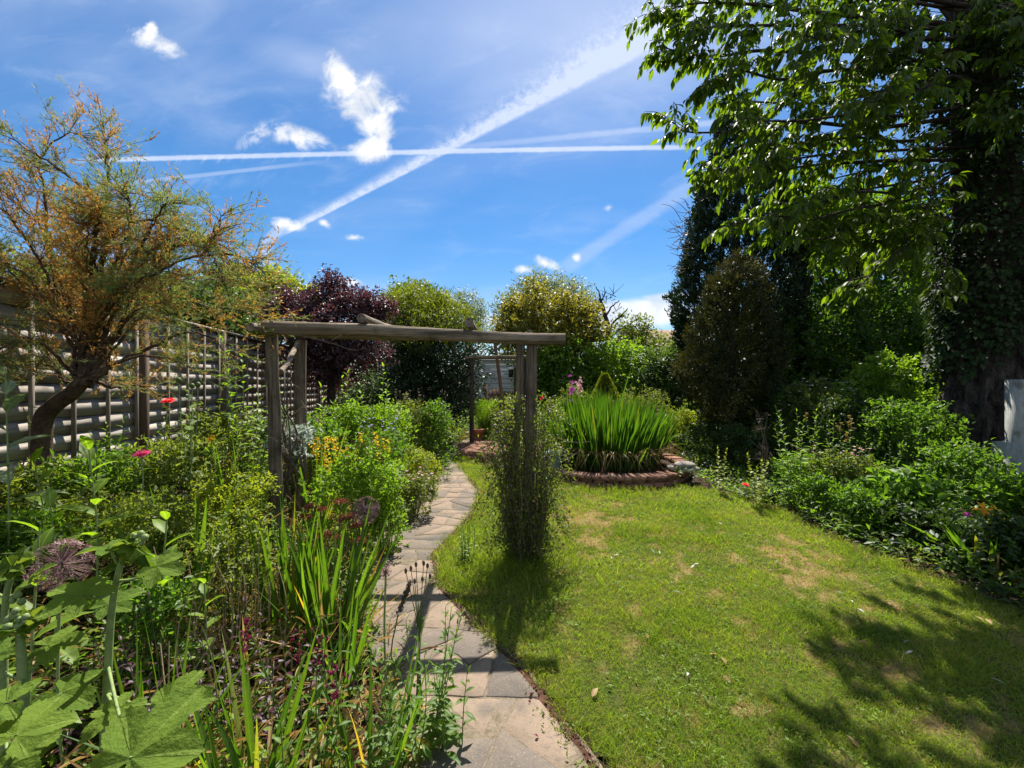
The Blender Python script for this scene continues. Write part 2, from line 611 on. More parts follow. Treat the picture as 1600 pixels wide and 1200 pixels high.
def solidm(name, a, b, scale=8, rough=0.8, stretch=(1, 1, 1), bump=0.4, dist=0.01, detail=5, spec=0.3, c3=None, coord='Object', c3scale=3.0, usevar=0.0):
    """two-colour noise material with bump; stretch squeezes the grain"""
    m, nt, out = new_mat(name)
    tcn = nt.nodes.new('ShaderNodeTexCoord')
    mp = nt.nodes.new('ShaderNodeMapping')
    mp.inputs['Scale'].default_value = stretch
    nt.links.new(tcn.outputs[coord], mp.inputs[0])
    n1 = noise(mp.outputs[0], scale, detail, 0.65)
    n2 = noise(mp.outputs[0], scale * 5, 3, 0.6)
    f = (n1 * 0.65 + n2 * 0.35).ss(0.32, 0.68)
    col = mixc(f, a, b)
    if c3 is not None:
        col = mixc(noise(tcn.outputs[coord], c3scale, 4, 0.6).ss(0.5, 0.68) * 0.8, col, c3)
    if usevar:
        fv = S(attr(nt).outputs['Fac'])
        br = nt.nodes.new('ShaderNodeHueSaturation')
        nt.links.new((1.0 - usevar + fv * (2 * usevar)).k, br.inputs['Value'])
        nt.links.new(col, br.inputs['Color'])
        col = br.outputs[0]
    p = nt.nodes.new('ShaderNodeBsdfPrincipled')
    p.inputs['Roughness'].default_value = rough
    p.inputs['Specular IOR Level'].default_value = spec
    nt.links.new(col, p.inputs['Base Color'])
    if bump:
        bn = nt.nodes.new('ShaderNodeBump')
        bn.inputs['Strength'].default_value = bump
        bn.inputs['Distance'].default_value = dist
        nt.links.new((n1 * 0.6 + n2 * 0.4).k, bn.inputs['Height'])
        nt.links.new(bn.outputs[0], p.inputs['Normal'])
    nt.links.new(p.outputs[0], out.inputs[0])
    return m


M = {}
M['lawn_grass'] = leafm('lawn_grass', (.118, .182, .016), (.305, .345, .042), 0.46, (1.2, 1.3, .5), mid=False, spec=0.3, rough=0.55)
M['straw'] = leafm('straw', (.30, .22, .08), (.42, .32, .13), 0.30, (1.1, 1.0, .6), mid=False, spec=.15)
M['soil'] = solidm('soil', (.018, .012, .008), (.07, .045, .028), 14, 0.95, bump=0.9, dist=.03, spec=.1)
M['litter'] = solidm('litter', (.035, .018, .012), (.15, .075, .05), 40, 0.95, bump=0.9, dist=.02, spec=.1)
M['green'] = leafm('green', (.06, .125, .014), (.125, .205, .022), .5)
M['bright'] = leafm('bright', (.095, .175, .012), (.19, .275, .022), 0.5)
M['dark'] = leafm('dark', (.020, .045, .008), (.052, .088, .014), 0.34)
M['yellowgreen'] = leafm('yellowgreen', (.14, .19, .012), (.27, .30, .03), 0.48, (1.2, 1.2, .4))
M['olive'] = leafm('olive', (.075, .10, .018), (.165, .19, .035), 0.45)
M['greygreen'] = leafm('greygreen', (.09, .125, .05), (.19, .235, .11), 0.3, (1.1, 1.2, .8), spec=.25)
M['silver'] = leafm('silver', (.28, .32, .27), (.48, .52, .45), 0.2, (1.1, 1.15, 1.0), spec=.2)
M['purpleleaf'] = leafm('purpleleaf', (.035, .012, .022), (.085, .03, .045), 0.35, (1.6, .7, .8), spec=.45)
M['maple'] = leafm('maple', (.035, .017, .022), (.115, .058, .058), 0.30, (1.3, .75, .8), spec=.5)
M['dry'] = leafm('dry', (.22, .13, .05), (.42, .30, .14), 0.3, (1.1, 1.0, .6), spec=.1)
M['yellowed'] = leafm('yellowed', (.50, .33, .03), (.62, .50, .07), 0.4, (1.1, 1.0, .4), spec=.2)
M['sword'] = leafm('sword', (.055, .125, .012), (.12, .205, .02), 0.48, (1.3, 1.3, .4), third=(.22, .22, .03))
M['cherry'] = leafm('cherry', (.042, .076, .008), (.105, .148, .014), 0.52, (1.8, 1.9, .4), spec=.28, rough=.48)
M['ivy'] = leafm('ivy', (.012, .028, .007), (.035, .06, .014), 0.25, spec=.18, rough=.6)
M['meadow'] = leafm('meadow', (.09, .13, .016), (.21, .235, .04), .48, third=(.35, .28, .09))
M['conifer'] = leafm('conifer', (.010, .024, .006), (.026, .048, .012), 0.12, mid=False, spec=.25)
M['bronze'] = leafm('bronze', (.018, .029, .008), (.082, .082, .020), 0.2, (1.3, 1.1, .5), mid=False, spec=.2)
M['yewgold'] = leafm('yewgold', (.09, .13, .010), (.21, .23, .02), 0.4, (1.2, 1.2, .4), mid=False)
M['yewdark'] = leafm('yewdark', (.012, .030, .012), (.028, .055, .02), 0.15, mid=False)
M['variegated'] = leafm('variegated', (.075, .11, .015), (.33, .29, .05), 0.4, (1.1, 1.0, .4))
M['willow'] = leafm('willow', (.10, .13, .075), (.22, .26, .16), 0.35, (1.1, 1.15, .7))
M['farleaf'] = leafm('farleaf', (.045, .085, .02), (.11, .16, .035), 0.38, mid=False)
M['tam_green'] = leafm('tam_green', (.13, .17, .055), (.26, .29, .11), 0.4, (1.15, 1.15, .55), mid=False, spec=.15)
M['tam_orange'] = leafm('tam_orange', (.30, .175, .05), (.50, .33, .12), 0.4, (1.15, .95, .45), mid=False, spec=.1)
M['stem'] = solidm('stem', (.05, .085, .02), (.12, .16, .04), 20, .6, bump=.1)
M['stem_pale'] = solidm('stem_pale', (.13, .19, .06), (.24, .30, .10), 30, .6, bump=.1)
M['drystem'] = solidm('drystem', (.20, .14, .07), (.40, .30, .17), 30, .9, bump=.2)
M['twig'] = solidm('twig', (.07, .05, .035), (.17, .125, .09), 20, .9, bump=.3)
M['bark'] = solidm('bark', (.025, .020, .016), (.095, .075, .06), 7, .95, (1, 1, .35), bump=1.0, dist=.05, spec=.15)
M['bark_pale'] = solidm('bark_pale', (.014, .012, .010), (.13, .105, .09), 11, .95, (1, 1, .45), bump=1.0, dist=.10, spec=.1, detail=8)
M['tam_bark'] = solidm('tam_bark', (.035, .022, .014), (.13, .085, .05), 12, .95, bump=.6, dist=.02)
M['oldwood'] = solidm('oldwood', (.05, .038, .026), (.28, .215, .155), 34, .92, (1, 1, .035), bump=1.0, dist=.02, spec=.1, c3=(.06, .052, .03), c3scale=4, usevar=.2)
M['oldwood_x'] = solidm('oldwood_x', (.065, .05, .033), (.36, .285, .20), 34, .92, (.035, 1, 1), bump=1.0, dist=.02, spec=.1, c3=(.075, .065, .036), c3scale=4, usevar=.2)
M['oldwood_y'] = solidm('oldwood_y', (.07, .055, .04), (.40, .32, .24), 34, .92, (1, .035, 1), bump=1.0, dist=.02, spec=.1, usevar=.2)
M['fence'] = solidm('fence', (.26, .225, .185), (.48, .43, .37), 26, .9, (1, .04, 1), bump=.6, dist=.008, spec=.12, c3=(.14, .12, .095), c3scale=1.3, usevar=.22)
M['fence_post'] = solidm('fence_post', (.07, .048, .032), (.17, .12, .085), 9, .9, (1, 1, .06), bump=.6, dist=.008, spec=.12, usevar=.15)
M['batten'] = solidm('batten', (.14, .115, .09), (.30, .255, .21), 9, .9, (1, 1, .06), bump=.6, dist=.008, spec=.12, usevar=.15)
M['brick'] = solidm('brick', (.17, .085, .055), (.36, .20, .14), 9, .95, bump=.6, dist=.01, spec=.1, c3=(.12, .11, .07), usevar=.3)
M['white_board'] = solidm('white_board', (.52, .56, .60), (.66, .70, .73), 4, .7, (.2, 1, 1), bump=.15, c3=(.45, .48, .48))
M['white_paint'] = solidm('white_paint', (.22, .22, .20), (.36, .36, .33), 14, .8, (1, 1, .2), bump=.5, c3=(.13, .12, .10), c3scale=5)
M['brownwood'] = solidm('brownwood', (.09, .05, .03), (.22, .125, .075), 8, .85, (1, 1, .08), bump=.4)
M['terracotta'] = solidm('terracotta', (.35, .13, .07), (.48, .20, .11), 8, .9, bump=.2)
M['tub'] = solidm('tub', (.075, .13, .125), (.12, .185, .175), 12, .45, bump=.05, spec=.5)
M['stone'] = solidm('stone', (.16, .14, .12), (.36, .32, .27), 9, .9, bump=.8, dist=.02)
M['paleslab'] = solidm('paleslab', (.34, .30, .25), (.52, .47, .40), 7, .9, bump=.5, dist=.01)
M['lampblack'] = solidm('lampblack', (.012, .012, .012), (.03, .03, .03), 8, .4, bump=0)
M['lampwhite'] = solidm('lampwhite', (.75, .75, .74), (.85, .85, .84), 8, .3, bump=0)
M['rooftile'] = solidm('rooftile', (.14, .08, .055), (.26, .16, .11), 6, .9, (1, 6, 6), bump=.5)
M['render_wall'] = solidm('render_wall', (.38, .34, .27), (.48, .44, .36), 5, .9, bump=.2)
M['glass'] = solidm('glass', (.03, .04, .05), (.05, .06, .07), 4, .1, bump=0, spec=.6)


def petal(name, a, b, trans=.4):
    return leafm(name, a, b, trans, (1.1, 1.0, 1.0), spec=.15, mid=False)


M['coral'] = petal('coral', (.80, .06, .075), (.92, .16, .16))
M['pink'] = petal('pink', (.75, .06, .24), (.88, .22, .42))
M['magenta'] = petal('magenta', (.38, .02, .33), (.58, .09, .50))
M['crimson'] = petal('crimson', (.10, .008, .03), (.22, .025, .075))
M['yellowfl'] = petal('yellowfl', (.66, .44, .012), (.80, .60, .03))
M['orangefl'] = petal('orangefl', (.75, .22, .02), (.85, .45, .03))
M['palepink'] = petal('palepink', (.55, .30, .32), (.75, .50, .50))
M['whitefl'] = petal('whitefl', (.70, .70, .66), (.82, .82, .80))
M['bluefl'] = petal('bluefl', (.20, .20, .50), (.38, .36, .70))
M['alliumfl'] = petal('alliumfl', (.13, .06, .065), (.36, .235, .21), .2)
M['iris'] = leafm('iris', (.028, .085, .010), (.075, .155, .014), 0.45, (1.35, 1.3, .4), third=(.17, .18, .03))
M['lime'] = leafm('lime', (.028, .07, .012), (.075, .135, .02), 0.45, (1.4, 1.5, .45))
M['sedumfl'] = petal('sedumfl', (.14, .04, .022), (.27, .085, .045), .2)
M['heart'] = petal('heart', (.18, .12, .03), (.35, .28, .06))

# ------------------------------------------------------------------ outlines of the lawn and path (plan, metres)
LAWN = np.array([(.47, 1.0), (.35, 1.68), (.04, 2.26), (-.30, 2.75), (-.53, 3.1), (-.69, 3.7), (-.52, 4.4), (-.43, 5.0), (-.45, 5.9), (-.85, 7.2), (-1.22, 8.3),
                 (-1.0, 8.65), (-.78, 8.25), (-.55, 7.75), (0, 7.35), (.5, 6.75), (.85, 6.25), (1.5, 6.0), (2.2, 5.95), (2.8, 6.15), (3.15, 5.6),
                 (3.3, 5.0), (3.25, 4.2), (3.35, 3.4), (3.45, 2.8), (3.55, 2.0), (3.6, 1.0)])
PATH_L = np.array([(-.55, .8), (-.42, 1.6), (-.66, 2.2), (-1.05, 2.8), (-1.36, 3.7), (-1.30, 5.0), (-1.22, 6.2), (-1.28, 7.4), (-1.55, 8.6), (-1.45, 9.8), (-1.0, 11.0), (-.72, 12.0)])
PATH_R = np.array([(.50, .8), (.31, 1.68), (.0, 2.26), (-.34, 2.75), (-.57, 3.1), (-.72, 3.7), (-.56, 4.4), (-.47, 5.0), (-.49, 5.9), (-.89, 7.2), (-1.22, 8.4), (-.85, 9.8), (-.35, 11.0), (-.05, 12.0)])


def inside(x, y, poly):
    r = np.zeros(np.shape(x), bool)
    j = len(poly) - 1
    for i in range(len(poly)):
        xi, yi = poly[i]
        xj, yj = poly[j]
        cnd = ((yi > y) != (yj > y)) & (x < (xj - xi) * (y - yi) / (yj - yi + 1e-12) + xi)
        r ^= cnd
        j = i
    return r


def edge_dist(x, y, poly, closed=True):
    d = np.full(np.shape(x), 9e9)
    n = len(poly)
    for i in range(n if closed else n - 1):
        a, b = poly[i], poly[(i + 1) % n]
        ab = b - a
        t_ = np.clip(((x - a[0]) * ab[0] + (y - a[1]) * ab[1]) / (ab @ ab), 0, 1)
        d = np.minimum(d, np.hypot(x - a[0] - t_ * ab[0], y - a[1] - t_ * ab[1]))
    return d


def path_x(y):
    return np.interp(y, PATH_L[:, 1], PATH_L[:, 0]), np.interp(y, PATH_R[:, 1], PATH_R[:, 0])


def dryness(x, y):
    """parched patches of the turf"""
    a = fbm(x * 1.6 + 3, y * 1.3, 4, 5)
    b = fbm(x * 6, y * 6, 3, 9)
    c_ = fbm(x * 19, y * 19, 2, 14)
    far = sst(y, 3.2, 4.6) * sst(-y, -6.0, -5.0) * sst(x, .1, .6) * sst(-x, -2.4, -1.6)
    near = sst(x, 1.0, 1.9) * sst(-y, -3.0, -1.8)
    return np.clip((a - .53) * 1.35 + (b - .5) * 1.5 + (c_ - .5) * 1.5 + far * .16 + near * .05 + .13, 0, .85)


# ------------------------------------------------------------------ ground sheet
xs = np.unique(np.concatenate([np.linspace(-400, -40, 10), np.linspace(-40, -8, 20), np.linspace(-8, 10, 130), np.linspace(10, 40, 20), np.linspace(40, 400, 10)]))
ys = np.unique(np.concatenate([np.linspace(-60, -2, 8), np.linspace(-2, 14, 120), np.linspace(14, 60, 24), np.linspace(60, 600, 12)]))
gx, gy = np.meshgrid(xs, ys)
gz = g(gx, gy)
bedn = (fbm(gx * 5, gy * 5, 4, 3) - .5) * .06
flat = inside(gx, gy, LAWN) | ((edge_dist(gx, gy, LAWN) < .12)) | ((gx > path_x(gy)[0] - .12) & (gx < path_x(gy)[1] + .12) & (gy < 12.5) & (gy > .5))
gz = gz + np.where(flat | (abs(gx) > 12) | (gy > 20), 0, bedn) - np.where(flat, 0.012, 0)
V = np.stack([gx, gy, gz], -1).reshape(-1, 3)
ny, nx = gx.shape
i, j = np.meshgrid(np.arange(ny - 1), np.arange(nx - 1), indexing='ij')
F = np.stack([i * nx + j, i * nx + j + 1, (i + 1) * nx + j + 1, (i + 1) * nx + j], -1).reshape(-1, 4)
a = Acc()
a.add(V, F, .5)
tag(a.build('ground', M['soil'], smooth=True), kind='structure')

# ------------------------------------------------------------------ lawn: turf sheet and its grass
m, nt, out = new_mat('turf')
dryv = S(attr(nt).outputs['Fac'])
geo = nt.nodes.new('ShaderNodeNewGeometry')
n1 = noise(geo.outputs['Position'], 45, 4, .7)
n2 = noise(geo.outputs['Position'], 9, 4, .6)
c0 = mixc(n1.ss(.3, .7), (.03, .05, .008), (.085, .12, .018))
c0 = mixc(n2.ss(.4, .7) * .5, c0, (.10, .085, .03))
c0 = mixc((dryv * 1.1 + (n1 - .5) * .8).ss(.2, .8), c0, (.25, .175, .075))
p = nt.nodes.new('ShaderNodeBsdfPrincipled')
p.inputs['Roughness'].default_value = 1
p.inputs['Specular IOR Level'].default_value = .1
nt.links.new(c0, p.inputs['Base Color'])
bn = nt.nodes.new('ShaderNodeBump')
bn.inputs['Distance'].default_value = .02
nt.links.new(n1.k, bn.inputs['Height'])
nt.links.new(bn.outputs[0], p.inputs['Normal'])
nt.links.new(p.outputs[0], out.inputs[0])
M['turf'] = m
step = .08
X, Y = np.meshgrid(np.arange(-1.5, 3.8, step), np.arange(.9, 8.8, step))
cells_in = inside(X, Y, LAWN)
n_y, n_x = X.shape
idx = np.arange(n_y * n_x).reshape(n_y, n_x)
keep = cells_in[:-1, :-1] & cells_in[1:, :-1] & cells_in[:-1, 1:] & cells_in[1:, 1:]
F = np.stack([idx[:-1, :-1][keep], idx[:-1, 1:][keep], idx[1:, 1:][keep], idx[1:, :-1][keep]], 1)
used = np.unique(F)
remap = np.zeros(n_y * n_x, int)
remap[used] = np.arange(len(used))
P = np.stack([X, Y, np.full_like(X, .004)], -1).reshape(-1, 3)[used]
a = Acc()
a.add(P, remap[F], dryness(P[:, 0], P[:, 1]))
tag(a.build('lawn', M['turf'], smooth=True), kind='structure')

POSTR = np.array([.123, 3.57])
a = Acc()
for (y0, y1, dens, wid_, ln) in ((1.2, 2.2, 19000, .0026, .034), (2.2, 3.4, 15000, .0032, .036), (3.4, 5.0, 9000, .0045, .040), (5.0, 8.8, 5000, .0065, .046)):
    n = int(5.3 * (y1 - y0) * dens)
    x, y = rng.uniform(-1.5, 3.8, n), rng.uniform(y0, y1, n)
    jx, jy = x + (fbm(x * 9, y * 9, 2, 21) - .5) * .16, y + (fbm(x * 9, y * 9, 2, 22) - .5) * .16
    ok = inside(jx, jy, LAWN)
    x, y = x[ok], y[ok]
    d = dryness(x, y)
    ok = rng.random(len(x)) > .55 * d
    x, y, d = x[ok], y[ok], d[ok]
    n = len(x)
    clump = fbm(x * 4, y * 4, 3, 31)
    ed = edge_dist(x, y, LAWN)
    L = ln * (.55 + .9 * rng.random(n)) * (.6 + .9 * clump) * (1 + 1.0 * np.exp(-ed / .05))
    lush = np.maximum(sst(fbm(x * 1.9 + 20, y * 1.9, 3, 77), .52, .72), 1.1 * np.exp(-((x - 2.35) ** 2 / .10 + (y - 2.32) ** 2 / .03)))
    L *= (1 - .35 * d) * (1 + .7 * lush)
    Dr = nrm(np.stack([rng.normal(0, .55, n), rng.normal(0, .55, n), np.full(n, 1.0)], 1))
    bend = np.stack([rng.normal(0, .35, n), rng.normal(0, .35, n), -rng.random(n) * .35], 1)
    dry = rng.random(n) < np.clip(.12 + .70 * d - .1 * lush, 0, .8)
    hue = np.clip(clump * .9 - .25 * lush + rng.normal(0, .22, n), 0, 1)
    P = np.stack([x, y, np.full(n, .003)], 1)
    for msk, mi in ((~dry, 0), (dry, 1)):
        blades(a, P[msk], Dr[msk], L[msk], wid_ * (.7 + .6 * rng.random(msk.sum())), bend[msk], 2, hue[msk], mi)
# clover and plantain among the turf
n = 9000
x, y = rng.uniform(-.7, 3.6, n), 1.2 + 6 * rng.random(n) ** 1.3
ok = inside(x, y, LAWN) & (fbm(x * 3 + 7, y * 3, 3, 88) > .55)
x, y = np.repeat(x[ok], 3), np.repeat(y[ok], 3)
n = len(x)
leaves(a, np.stack([x + rng.normal(0, .004, n), y + rng.normal(0, .004, n), rng.uniform(.012, .03, n)], 1), np.stack([rng.normal(0, 1, n), rng.normal(0, 1, n), .2 + 0 * x], 1), nrm(rng.normal(0, .3, (n, 3)) + (0, 0, 1)), rng.uniform(.010, .020, n), rng.uniform(.008, .012, n), 'fold', None, 2)
tag(a.build('grass', [M['lawn_grass'], M['straw'], M['bright']]), kind='stuff')

# ------------------------------------------------------------------ crazy-paved path
m, nt, out = new_mat('flagstone')
fv = S(attr(nt).outputs['Fac'])
geo = nt.nodes.new('ShaderNodeNewGeometry')
n1 = noise(geo.outputs['Position'], 7, 5, .65)
n2 = noise(geo.outputs['Position'], 120, 3, .7)
n3 = noise(geo.outputs['Position'], 2.4, 4, .6)
c0 = mixc(fv.ss(.15, .75), (.135, .112, .092), (.25, .182, .128))
c0 = mixc((n1 + (n2 - .5) * .5).ss(.35, .7) * .5, c0, (.185, .145, .105))
c0 = mixc(n3.ss(.50, .64) * .6, c0, (.085, .078, .07))
n4 = noise(geo.outputs['Position'], 38, 4, .75)
c0 = mixc(n4.ss(.50, .66) * .45, c0, (.11, .095, .08))
c0 = mixc(n2.ss(.58, .72) * .5, c0, (.38, .31, .24))
c0 = mixc(n2.ss(.40, .30) * .5, c0, (.06, .05, .045))
p = nt.nodes.new('ShaderNodeBsdfPrincipled')
p.inputs['Roughness'].default_value = .92
p.inputs['Specular IOR Level'].default_value = .2
nt.links.new(c0, p.inputs['Base Color'])
bn = nt.nodes.new('ShaderNodeBump')
bn.inputs['Distance'].default_value = .012
bn.inputs['Strength'].default_value = .7
nt.links.new((n1 * .7 + n2 * .3).k, bn.inputs['Height'])
nt.links.new(bn.outputs[0], p.inputs['Normal'])
nt.links.new(p.outputs[0], out.inputs[0])
M['flagstone'] = m
M['mortar'] = solidm('mortar', (.10, .082, .055), (.23, .18, .125), 30, .95, bump=.8, dist=.01, spec=.1, c3=(.10, .095, .05))
prng = np.random.default_rng(4)
a = Acc()


def clip_poly(poly, nx_, ny_, c_):
    o = []
    for k in range(len(poly)):
        p0, p1 = poly[k], poly[(k + 1) % len(poly)]
        d0, d1 = p0[0] * nx_ + p0[1] * ny_ - c_, p1[0] * nx_ + p1[1] * ny_ - c_
        if d0 <= 0:
            o.append(p0)
        if (d0 < 0) != (d1 < 0) and abs(d0 - d1) > 1e-9:
            t_ = d0 / (d0 - d1)
            o.append((p0[0] + t_ * (p1[0] - p0[0]), p0[1] + t_ * (p1[1] - p0[1])))
    return o


def poly_area(p_):
    p_ = np.asarray(p_)
    return .5 * abs(np.dot(p_[:, 0], np.roll(p_[:, 1], -1)) - np.dot(p_[:, 1], np.roll(p_[:, 0], -1)))


def shatter(p_, target):
    """split a convex slab by random straight breaks"""
    if len(p_) < 3:
        return []
    if poly_area(p_) < target * prng.uniform(.6, 1.7):
        return [p_]
    q_ = np.asarray(p_)
    c_ = q_.mean(0)
    w_, v_ = np.linalg.eigh(np.cov((q_ - c_).T))
    ax_ = v_[:, 1]
    an_ = math.atan2(ax_[1], ax_[0]) + prng.normal(0, .42)
    n0, n1_ = math.cos(an_), math.sin(an_)
    c0_ = (c_ + ax_ * prng.normal(0, .10) * math.sqrt(w_[1])) @ (n0, n1_)
    return shatter(clip_poly(p_, n0, n1_, c0_), target) + shatter(clip_poly(p_, -n0, -n1_, -c0_), target)


slabs = []
yl0 = yr0 = .75
while yl0 < 12.0:
    st_ = .62 if yl0 < 2.6 else .5
    yl1, yr1 = yl0 + st_ * prng.uniform(.75, 1.25), yr0 + st_ * prng.uniform(.75, 1.25)
    m_ = (yl1 + yr1) / 2
    yl1, yr1 = m_ + np.clip(yl1 - m_, -.16, .16), m_ + np.clip(yr1 - m_, -.16, .16)
    P4 = [(path_x(yl0)[0] - .03, yl0), (path_x(yr0)[1] + .02, yr0), (path_x(yr1)[1] + .02, yr1), (path_x(yl1)[0] - .03, yl1)]
    slabs += shatter([tuple(map(float, z)) for z in P4], .13 if yl0 < 2.3 else .075)
    yl0, yr0 = yl1, yr1
for poly in slabs:
    gap = prng.uniform(.002, .007)
    src_ = np.array(poly)
    if (src_[:, 0] * np.roll(src_[:, 1], -1) - src_[:, 1] * np.roll(src_[:, 0], -1)).sum() < 0:
        src_ = src_[::-1]
        poly = [tuple(z) for z in src_]
    for z in range(len(src_)):
        e = src_[(z + 1) % len(src_)] - src_[z]
        Ln = np.linalg.norm(e)
        if Ln < 1e-4:
            continue
        nx_, ny_ = e[1] / Ln, -e[0] / Ln
        poly = clip_poly(poly, nx_, ny_, src_[z] @ (nx_, ny_) - gap)
        if len(poly) < 3:
            break
    if len(poly) < 3 or poly_area(poly) < .002:
        continue
    x, y = np.mean(poly, 0)
    P = np.array(poly)
    # roughen the outline a little
    Q = []
    for q in range(len(P)):
        e = P[(q + 1) % len(P)] - P[q]
        ns = max(1, int(np.linalg.norm(e) / .05))
        for z in range(ns):
            pt = P[q] + e * z / ns
            if z:
                pt = pt + np.array([-e[1], e[0]]) / max(np.linalg.norm(e), 1e-6) * prng.normal(0, .0035)
            Q.append(pt)
    Q = np.array(Q)
    c_ = Q.mean(0)
    zz = float(g(x, y)) + .006 + prng.uniform(0, .005)
    inner = c_ + (Q - c_) * (1 - .005 / np.maximum(np.linalg.norm(Q - c_, axis=1, keepdims=True), .03))
    n = len(Q)
    tilt = prng.normal(0, .005, 2)
    zt = zz + .012 + (inner - c_) @ tilt
    V = np.vstack([np.c_[Q, np.full(n, zz - .02)], np.c_[Q, zt - .003], np.c_[inner, zt], [[c_[0], c_[1], zz + .012]]])
    q = np.arange(n)
    q2 = (q + 1) % n
    var = prng.random()
    a.add(V, [np.stack([q, q2, n + q2, n + q], 1), np.stack([n + q, n + q2, 2 * n + q2, 2 * n + q], 1), np.stack([2 * n + q, 2 * n + q2, np.full(n, 3 * n)], 1)], var)
# bed of mortar under the stones
yy = np.linspace(.75, 12.1, 90)
l, r = path_x(yy)
jl, jr = (fbm(yy * 6, yy * 0, 3, 2) - .5) * .10, (fbm(yy * 6, yy * 0 + 5, 3, 2) - .5) * .10
tt = np.linspace(0, 1, 9)
PX = (l + jl - .04)[:, None] * (1 - tt) + (r + jr + .04)[:, None] * tt
PY = np.repeat(yy[:, None], 9, 1)
V = np.stack([PX, PY, g(PX, PY) + .013 + .008 * fbm(PX * 14, PY * 14, 2, 6)], -1).reshape(-1, 3)
i, j = np.meshgrid(np.arange(89), np.arange(8), indexing='ij')
a.add(V, np.stack([i * 9 + j, i * 9 + j + 1, (i + 1) * 9 + j + 1, (i + 1) * 9 + j], -1).reshape(-1, 4), .5, None, 1)
tag(a.build('path', [M['flagstone'], M['mortar']]), kind='structure')

# moss and little weeds in the joints and along both edges of the path
a = Acc()
n = 14000
y = .9 + 10.5 * rng.random(n) ** 1.5
l, r = path_x(y)
sd_ = rng.random(n)
x = np.where(sd_ < .48, l + np.abs(rng.normal(0, .07, n)) - .02, np.where(sd_ < .80, r - np.abs(rng.normal(0, .04, n)) + .02, l + (r - l) * rng.random(n)))
pt = fbm(x * 5, y * 5, 3, 61)
ok = (pt > .47) & ((sd_ < .80) | (fbm(x * 3, y * 3, 2, 66) > .66))
x, y = x[ok], y[ok]
n = len(x)
leaves(a, np.stack([x, y, g(x, y) + rng.uniform(.010, .035, n)], 1), np.stack([rng.normal(0, 1, n), rng.normal(0, 1, n), np.abs(rng.normal(.5, .5, n))], 1), nrm(rng.normal(0, .4, (n, 3)) + (0, 0, 1)), rng.uniform(.008, .030, n), rng.uniform(.005, .012, n), 'fold')
m_ = rng.random(n) < .35
k_ = int(m_.sum())
blades(a, np.stack([x[m_], y[m_], g(x[m_], y[m_]) + .01], 1), np.stack([rng.normal(0, .5, k_), rng.normal(0, .5, k_), np.ones(k_)], 1), rng.uniform(.03, .09, k_), .004, np.stack([rng.normal(0, .5, k_), rng.normal(0, .5, k_), -.5 + 0 * x[m_]], 1), 3, None, 1)
tag(a.build('path_weeds', [M['olive'], M['lawn_grass']]), kind='stuff')

# reddish bark litter along the lawn's edge of the path
a = Acc()
n = 2600
y = 1.2 + 5.2 * rng.random(n) ** 1.3
x = path_x(y)[1] + rng.normal(.02, .022, n)
sz = rng.uniform(.006, .020, n)
leaves(a, np.stack([x, y, .012 + rng.random(n) * .02], 1), rdir(n) * (1, 1, .35), nrm(rng.normal(0, .5, (n, 3)) + (0, 0, 1)), sz, sz * rng.uniform(.4, .9, n), 'fold')
tag(a.build('bark_litter', M['litter']), kind='stuff')
a = Acc()
yy = np.linspace(1.0, 6.6, 80)
r = path_x(yy)[1]
w1, w2 = .01 + .03 * fbm(yy * 5, yy * 0, 3, 8), .02 + .04 * fbm(yy * 5, yy * 0 + 9, 3, 8)
V = np.stack([np.stack([r - w1, yy, 0 * yy + .016], 1), np.stack([r + .01, yy, 0 * yy + .026], 1), np.stack([r + w2, yy, 0 * yy + .010], 1)], 1).reshape(-1, 3)
i, j = np.meshgrid(np.arange(79), np.arange(2), indexing='ij')
a.add(V, np.stack([i * 3 + j, i * 3 + j + 1, (i + 1) * 3 + j + 1, (i + 1) * 3 + j], -1).reshape(-1, 4), .5)
tag(a.build('path_edge_soil', M['litter'], smooth=True), kind='structure')

